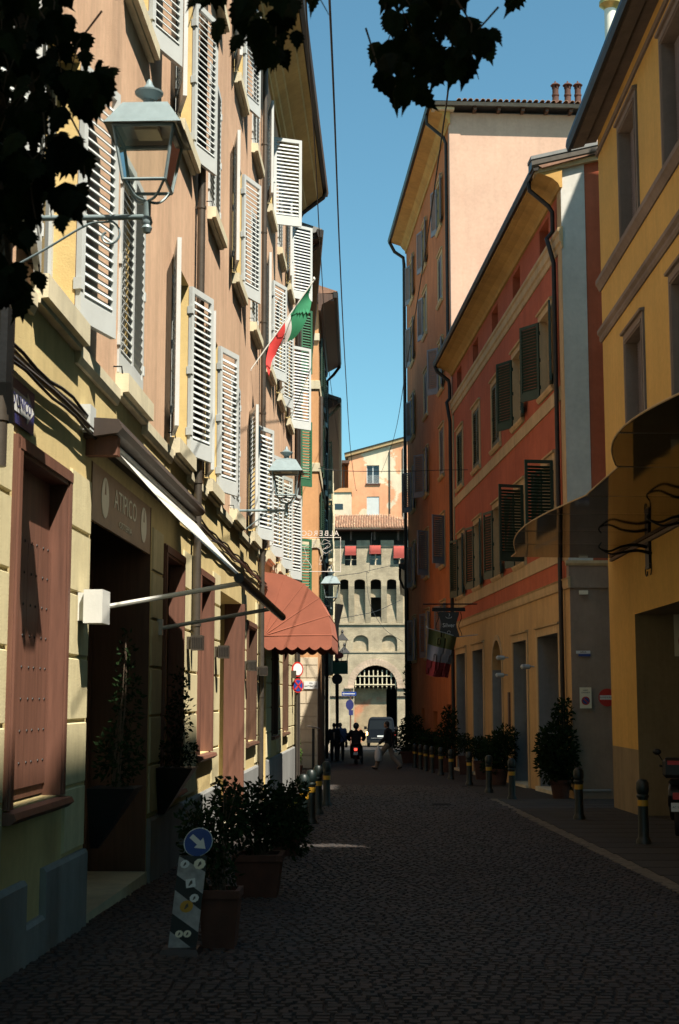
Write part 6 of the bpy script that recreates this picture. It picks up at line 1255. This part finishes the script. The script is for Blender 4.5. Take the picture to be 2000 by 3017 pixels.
# walking man with carrier bags, heading left across the street
t, M, V = person('man in dark jacket and beige trousers walking left with a white bag', gp(1145, 2268), radians(72), J(knl=(-.10, .30, .53), anl=(-.10, .44, .10), tol=(-.1, .60, .09), knr=(.10, -.10, .50), anr=(.10, -.42, .16), tor=(.11, -.30, .05), pelvis=(0, 0, .93), hipl=(-.09, .02, .89), hipr=(.09, -.02, .89), ell=(-.24, .06, 1.14), wrl=(-.22, .26, .96), elr=(.24, -.12, 1.13), wrr=(.24, -.05, .88), head=(0, .08, 1.62)), [('jacket', m_darkc, .012), ('trousers', m_beige, .015), ('shoes', m_shoe, 0)], m_hairb, 1.78)
q = MB(); w0 = Vector(V['wrl']); 
for k, (a_, b_, c_) in enumerate(((.03, .02, -.12), (.08, .14, -.25), (.09, .15, -.55), (.08, .14, -.66))): pass
q.lathe([(.015, -.10), (.05, -.16), (.12, -.26), (.135, -.48), (.12, -.62), (.03, -.66)], w0 + Vector((-.03, .06, 0)), 12, M=M); cbg = thing('carrier_bag', M @ (w0 + Vector((0, 0, -.4))), 'white plastic carrier bag in the hand of the walking man', 'bag'); q.build('bag', m_bag, cbg, smooth=True); hq = MB(); hq.tube([M @ (w0 + Vector((-.02, .06, -.02))), M @ (w0 + Vector((-.03, .06, -.14)))], .012, 6); hq.build('handle', m_bag, cbg)
# rider and scooter
sp0 = Vector(gp(1049, 2250))
t, M, V = person('scooter rider in dark jacket and grey helmet seen from behind', sp0, 0, J(pelvis=(0, -.10, .86), chest=(0, .02, 1.20), neck=(0, .06, 1.40), head=(0, .10, 1.56), shl=(-.20, .03, 1.33), shr=(.20, .03, 1.33), ell=(-.34, .22, 1.10), elr=(.34, .22, 1.10), wrl=(-.30, .46, 1.00), wrr=(.30, .46, 1.00), hipl=(-.11, -.06, .82), hipr=(.11, -.06, .82), knl=(-.20, .34, .66), knr=(.20, .34, .66), anl=(-.19, .30, .30), anr=(.24, .10, .10), tol=(-.2, .46, .26), tor=(.27, .24, .04)), [('jacket', m_darkc, .03), ('trousers', m_darkc, .01), ('shoes', m_shoe, 0)], None, 1.75, helmet=m_helm)
def scooter(p, heading, label, col, tail=None, plate='', top=False):
    t = thing('scooter', p, label, 'scooter'); M = Matrix.Translation(Vector(p)) @ Matrix.Rotation(heading, 4, 'Z')
    def part(nm, mb, mat, sm=True): return mb.build(nm, mat, t, M=M, smooth=sm, fix=False)
    for y_ in (-.62, .68):
        m = MB(); R_ = Matrix.Translation((0, y_, .22)) @ Matrix.Rotation(pi / 2, 4, 'Y'); m.lathe([(.14, -.05), (.2, -.055), (.22, -.03), (.22, .03), (.2, .055), (.14, .05)], n=20, M=R_); w = part('wheel', m, m_rub); m = MB(); m.lathe([(.02, -.05), (.14, -.035), (.14, .035), (.02, .05)], n=16, M=R_); q = m.build('rim', m_plinth, w, M=M, fix=False)
    m = MB(); prof_ = [(-.95, .62), (-.9, .74), (-.5, .80), (-.1, .76), (-.02, .62), (.0, .36), (.38, .30), (.44, .5), (.52, .92), (.60, .92), (.62, .5), (.60, .24), (.3, .20), (-.1, .2), (-.4, .34), (-.8, .46)]
    n = len(prof_); m.add([(x * (1 if y_ > -.2 or z < .6 else .9), y_, z) for x in (-.15, .15) for y_, z in prof_], [tuple(range(n))[::-1], tuple(range(n, 2 * n))] + [(i, (i + 1) % n, n + (i + 1) % n, n + i) for i in range(n)]); q = part('body', m, col, False); bv = q.modifiers.new('b', 'BEVEL'); bv.width = .04; bv.segments = 3
    m = MB(); m.box(-.13, .13, -.78, -.06, .79, .87); q = part('seat', m, m_rub, False); q.modifiers.new('b', 'BEVEL').width = .03
    m = MB(); m.tube([(-.33, .46, 1.02), (-.12, .55, .98), (.12, .55, .98), (.33, .46, 1.02)], .018, 8); part('handlebar', m, m_black)
    for x in (-1, 1): m = MB(); m.tube([(x * .22, .5, 1.0), (x * .34, .48, 1.2)], .01, 6); ball(m, (x * .36, .47, 1.24), (.07, .03, .05)); part('mirror', m, m_black)
    m = MB(); m.box(-.06, .06, -.965, -.93, .58, .68); part('tail_light', m, tail or m_rsign, False)
    m = MB(); m.box(-.09, .09, -.97, -.955, .40, .53); pl_ = part('plate', m, m_wsign, False)
    if plate: text(plate, .045, M @ frame3(Vector((0, -.972, .465)), Vector((1, 0, 0)), Vector((0, 0, 1)), Vector((0, -1, 0))), m_black, t, 'plate_lettering', .0005)
    m = MB(); m.tube([(.17, -.2, .25), (.19, -.8, .32)], .05, 8); part('exhaust', m, m_pipe)
    if top:
        m = MB(); m.box(-.2, .2, -1.05, -.7, .9, 1.2); q = part('top_box', m, m_black, False); q.modifiers.new('b', 'BEVEL').width = .05; m = MB(); m.box(-.12, .12, -1.06, -1.045, 1.1, 1.16); part('reflector', m, m_rsign, False)
    return t
m_tail = emit('lit_tail_light', (1, .05, .03), 2.2)
scooter(sp0, 0, 'dark scooter with lit red tail light heading for the gate', m_black, m_tail)
scooter(Vector((4.62, 22.9, gz(22.9))), radians(-14), 'black scooter parked at the yellow house, cut by the right frame edge', m_black, None, 'AC 530', True)
# van at the gate
vp = Vector(gp(1100, 2200)); vp = Vector((vp.x, 104., gz(104))); t = thing('delivery_van', vp, 'dark delivery van with one lit lamp stopped under the gate', 'van'); vx0, vx1 = at_y(1080, 2150, 104).x, at_y(1164, 2150, 104).x; cx = (vx0 + vx1) / 2; hw_ = (vx1 - vx0) / 2
Mv = Matrix.Translation((cx, 104, gz(104)))
m_van = plain('van_paint', (.010, .013, .018), .6, 0., var=.1, spec=.06); m_vlamp = emit('lit_van_lamp', (1, .55, .18), 5.)
m = MB(); pr = [(-hw_, .35), (-hw_, 1.0), (-hw_ * .97, 1.2), (-hw_ * .86, 1.98), (-hw_ * .72, 2.1), (hw_ * .72, 2.1), (hw_ * .86, 1.98), (hw_ * .97, 1.2), (hw_, 1.0), (hw_, .35)]
n = len(pr); m.add([(x, y_, z) for y_ in (0, 4.6) for x, z in pr], [tuple(range(n))[::-1], tuple(range(n, 2 * n))] + [(i, (i + 1) % n, n + (i + 1) % n, n + i) for i in range(n)]); q = m.build('body', m_van, t, M=Mv); q.modifiers.new('b', 'BEVEL').width = .07
m = MB(); m.prism([Mv @ Vector((x, -.012, z)) for x, z in ((-hw_ * .84, 1.25), (hw_ * .84, 1.25), (hw_ * .75, 1.9), (-hw_ * .75, 1.9))], (0, .02, 0)); m.build('rear_window', m_glass, t)
m = MB(); m.box(-hw_, hw_, -.1, .1, .3, .5, Mv); m.build('bumper', m_black, t)
for sx in (-1, 1):
    m = MB(); m.box(sx * hw_ * .98 - .06, sx * hw_ * .98 + .06, -.03, .05, .85, 1.1, Mv); m.build('lamp', m_vlamp if sx < 0 else m_rsign, t); m = MB(); m.box(sx * (hw_ + .14) - .1, sx * (hw_ + .14) + .1, 3.2, 3.3, 1.2, 1.42, Mv); m.tube([Mv @ Vector((sx * hw_ * .9, 3.25, 1.28)), Mv @ Vector((sx * (hw_ + .14), 3.25, 1.28))], .03, 6); m.build('mirror', m_black, t)
    for y_ in (.9, 3.7): m = MB(); m.lathe([(.2, -.1), (.32, -.1), (.33, 0), (.32, .1), (.2, .1)], n=18, M=Mv @ Matrix.Translation((sx * (hw_ - .12), y_, .33)) @ Matrix.Rotation(pi / 2, 4, 'Y')); m.build('wheel', m_rub, t)
m = MB(); m.box(-.26, .26, -.03, .0, .72, .83, Mv); m.build('plate', m_wsign, t); m = MB(); m.box(-hw_ * .7, hw_ * .7, -.025, 0, .62, .65, Mv); m.build('trim_strip', m_plinth, t)
#--BODY--
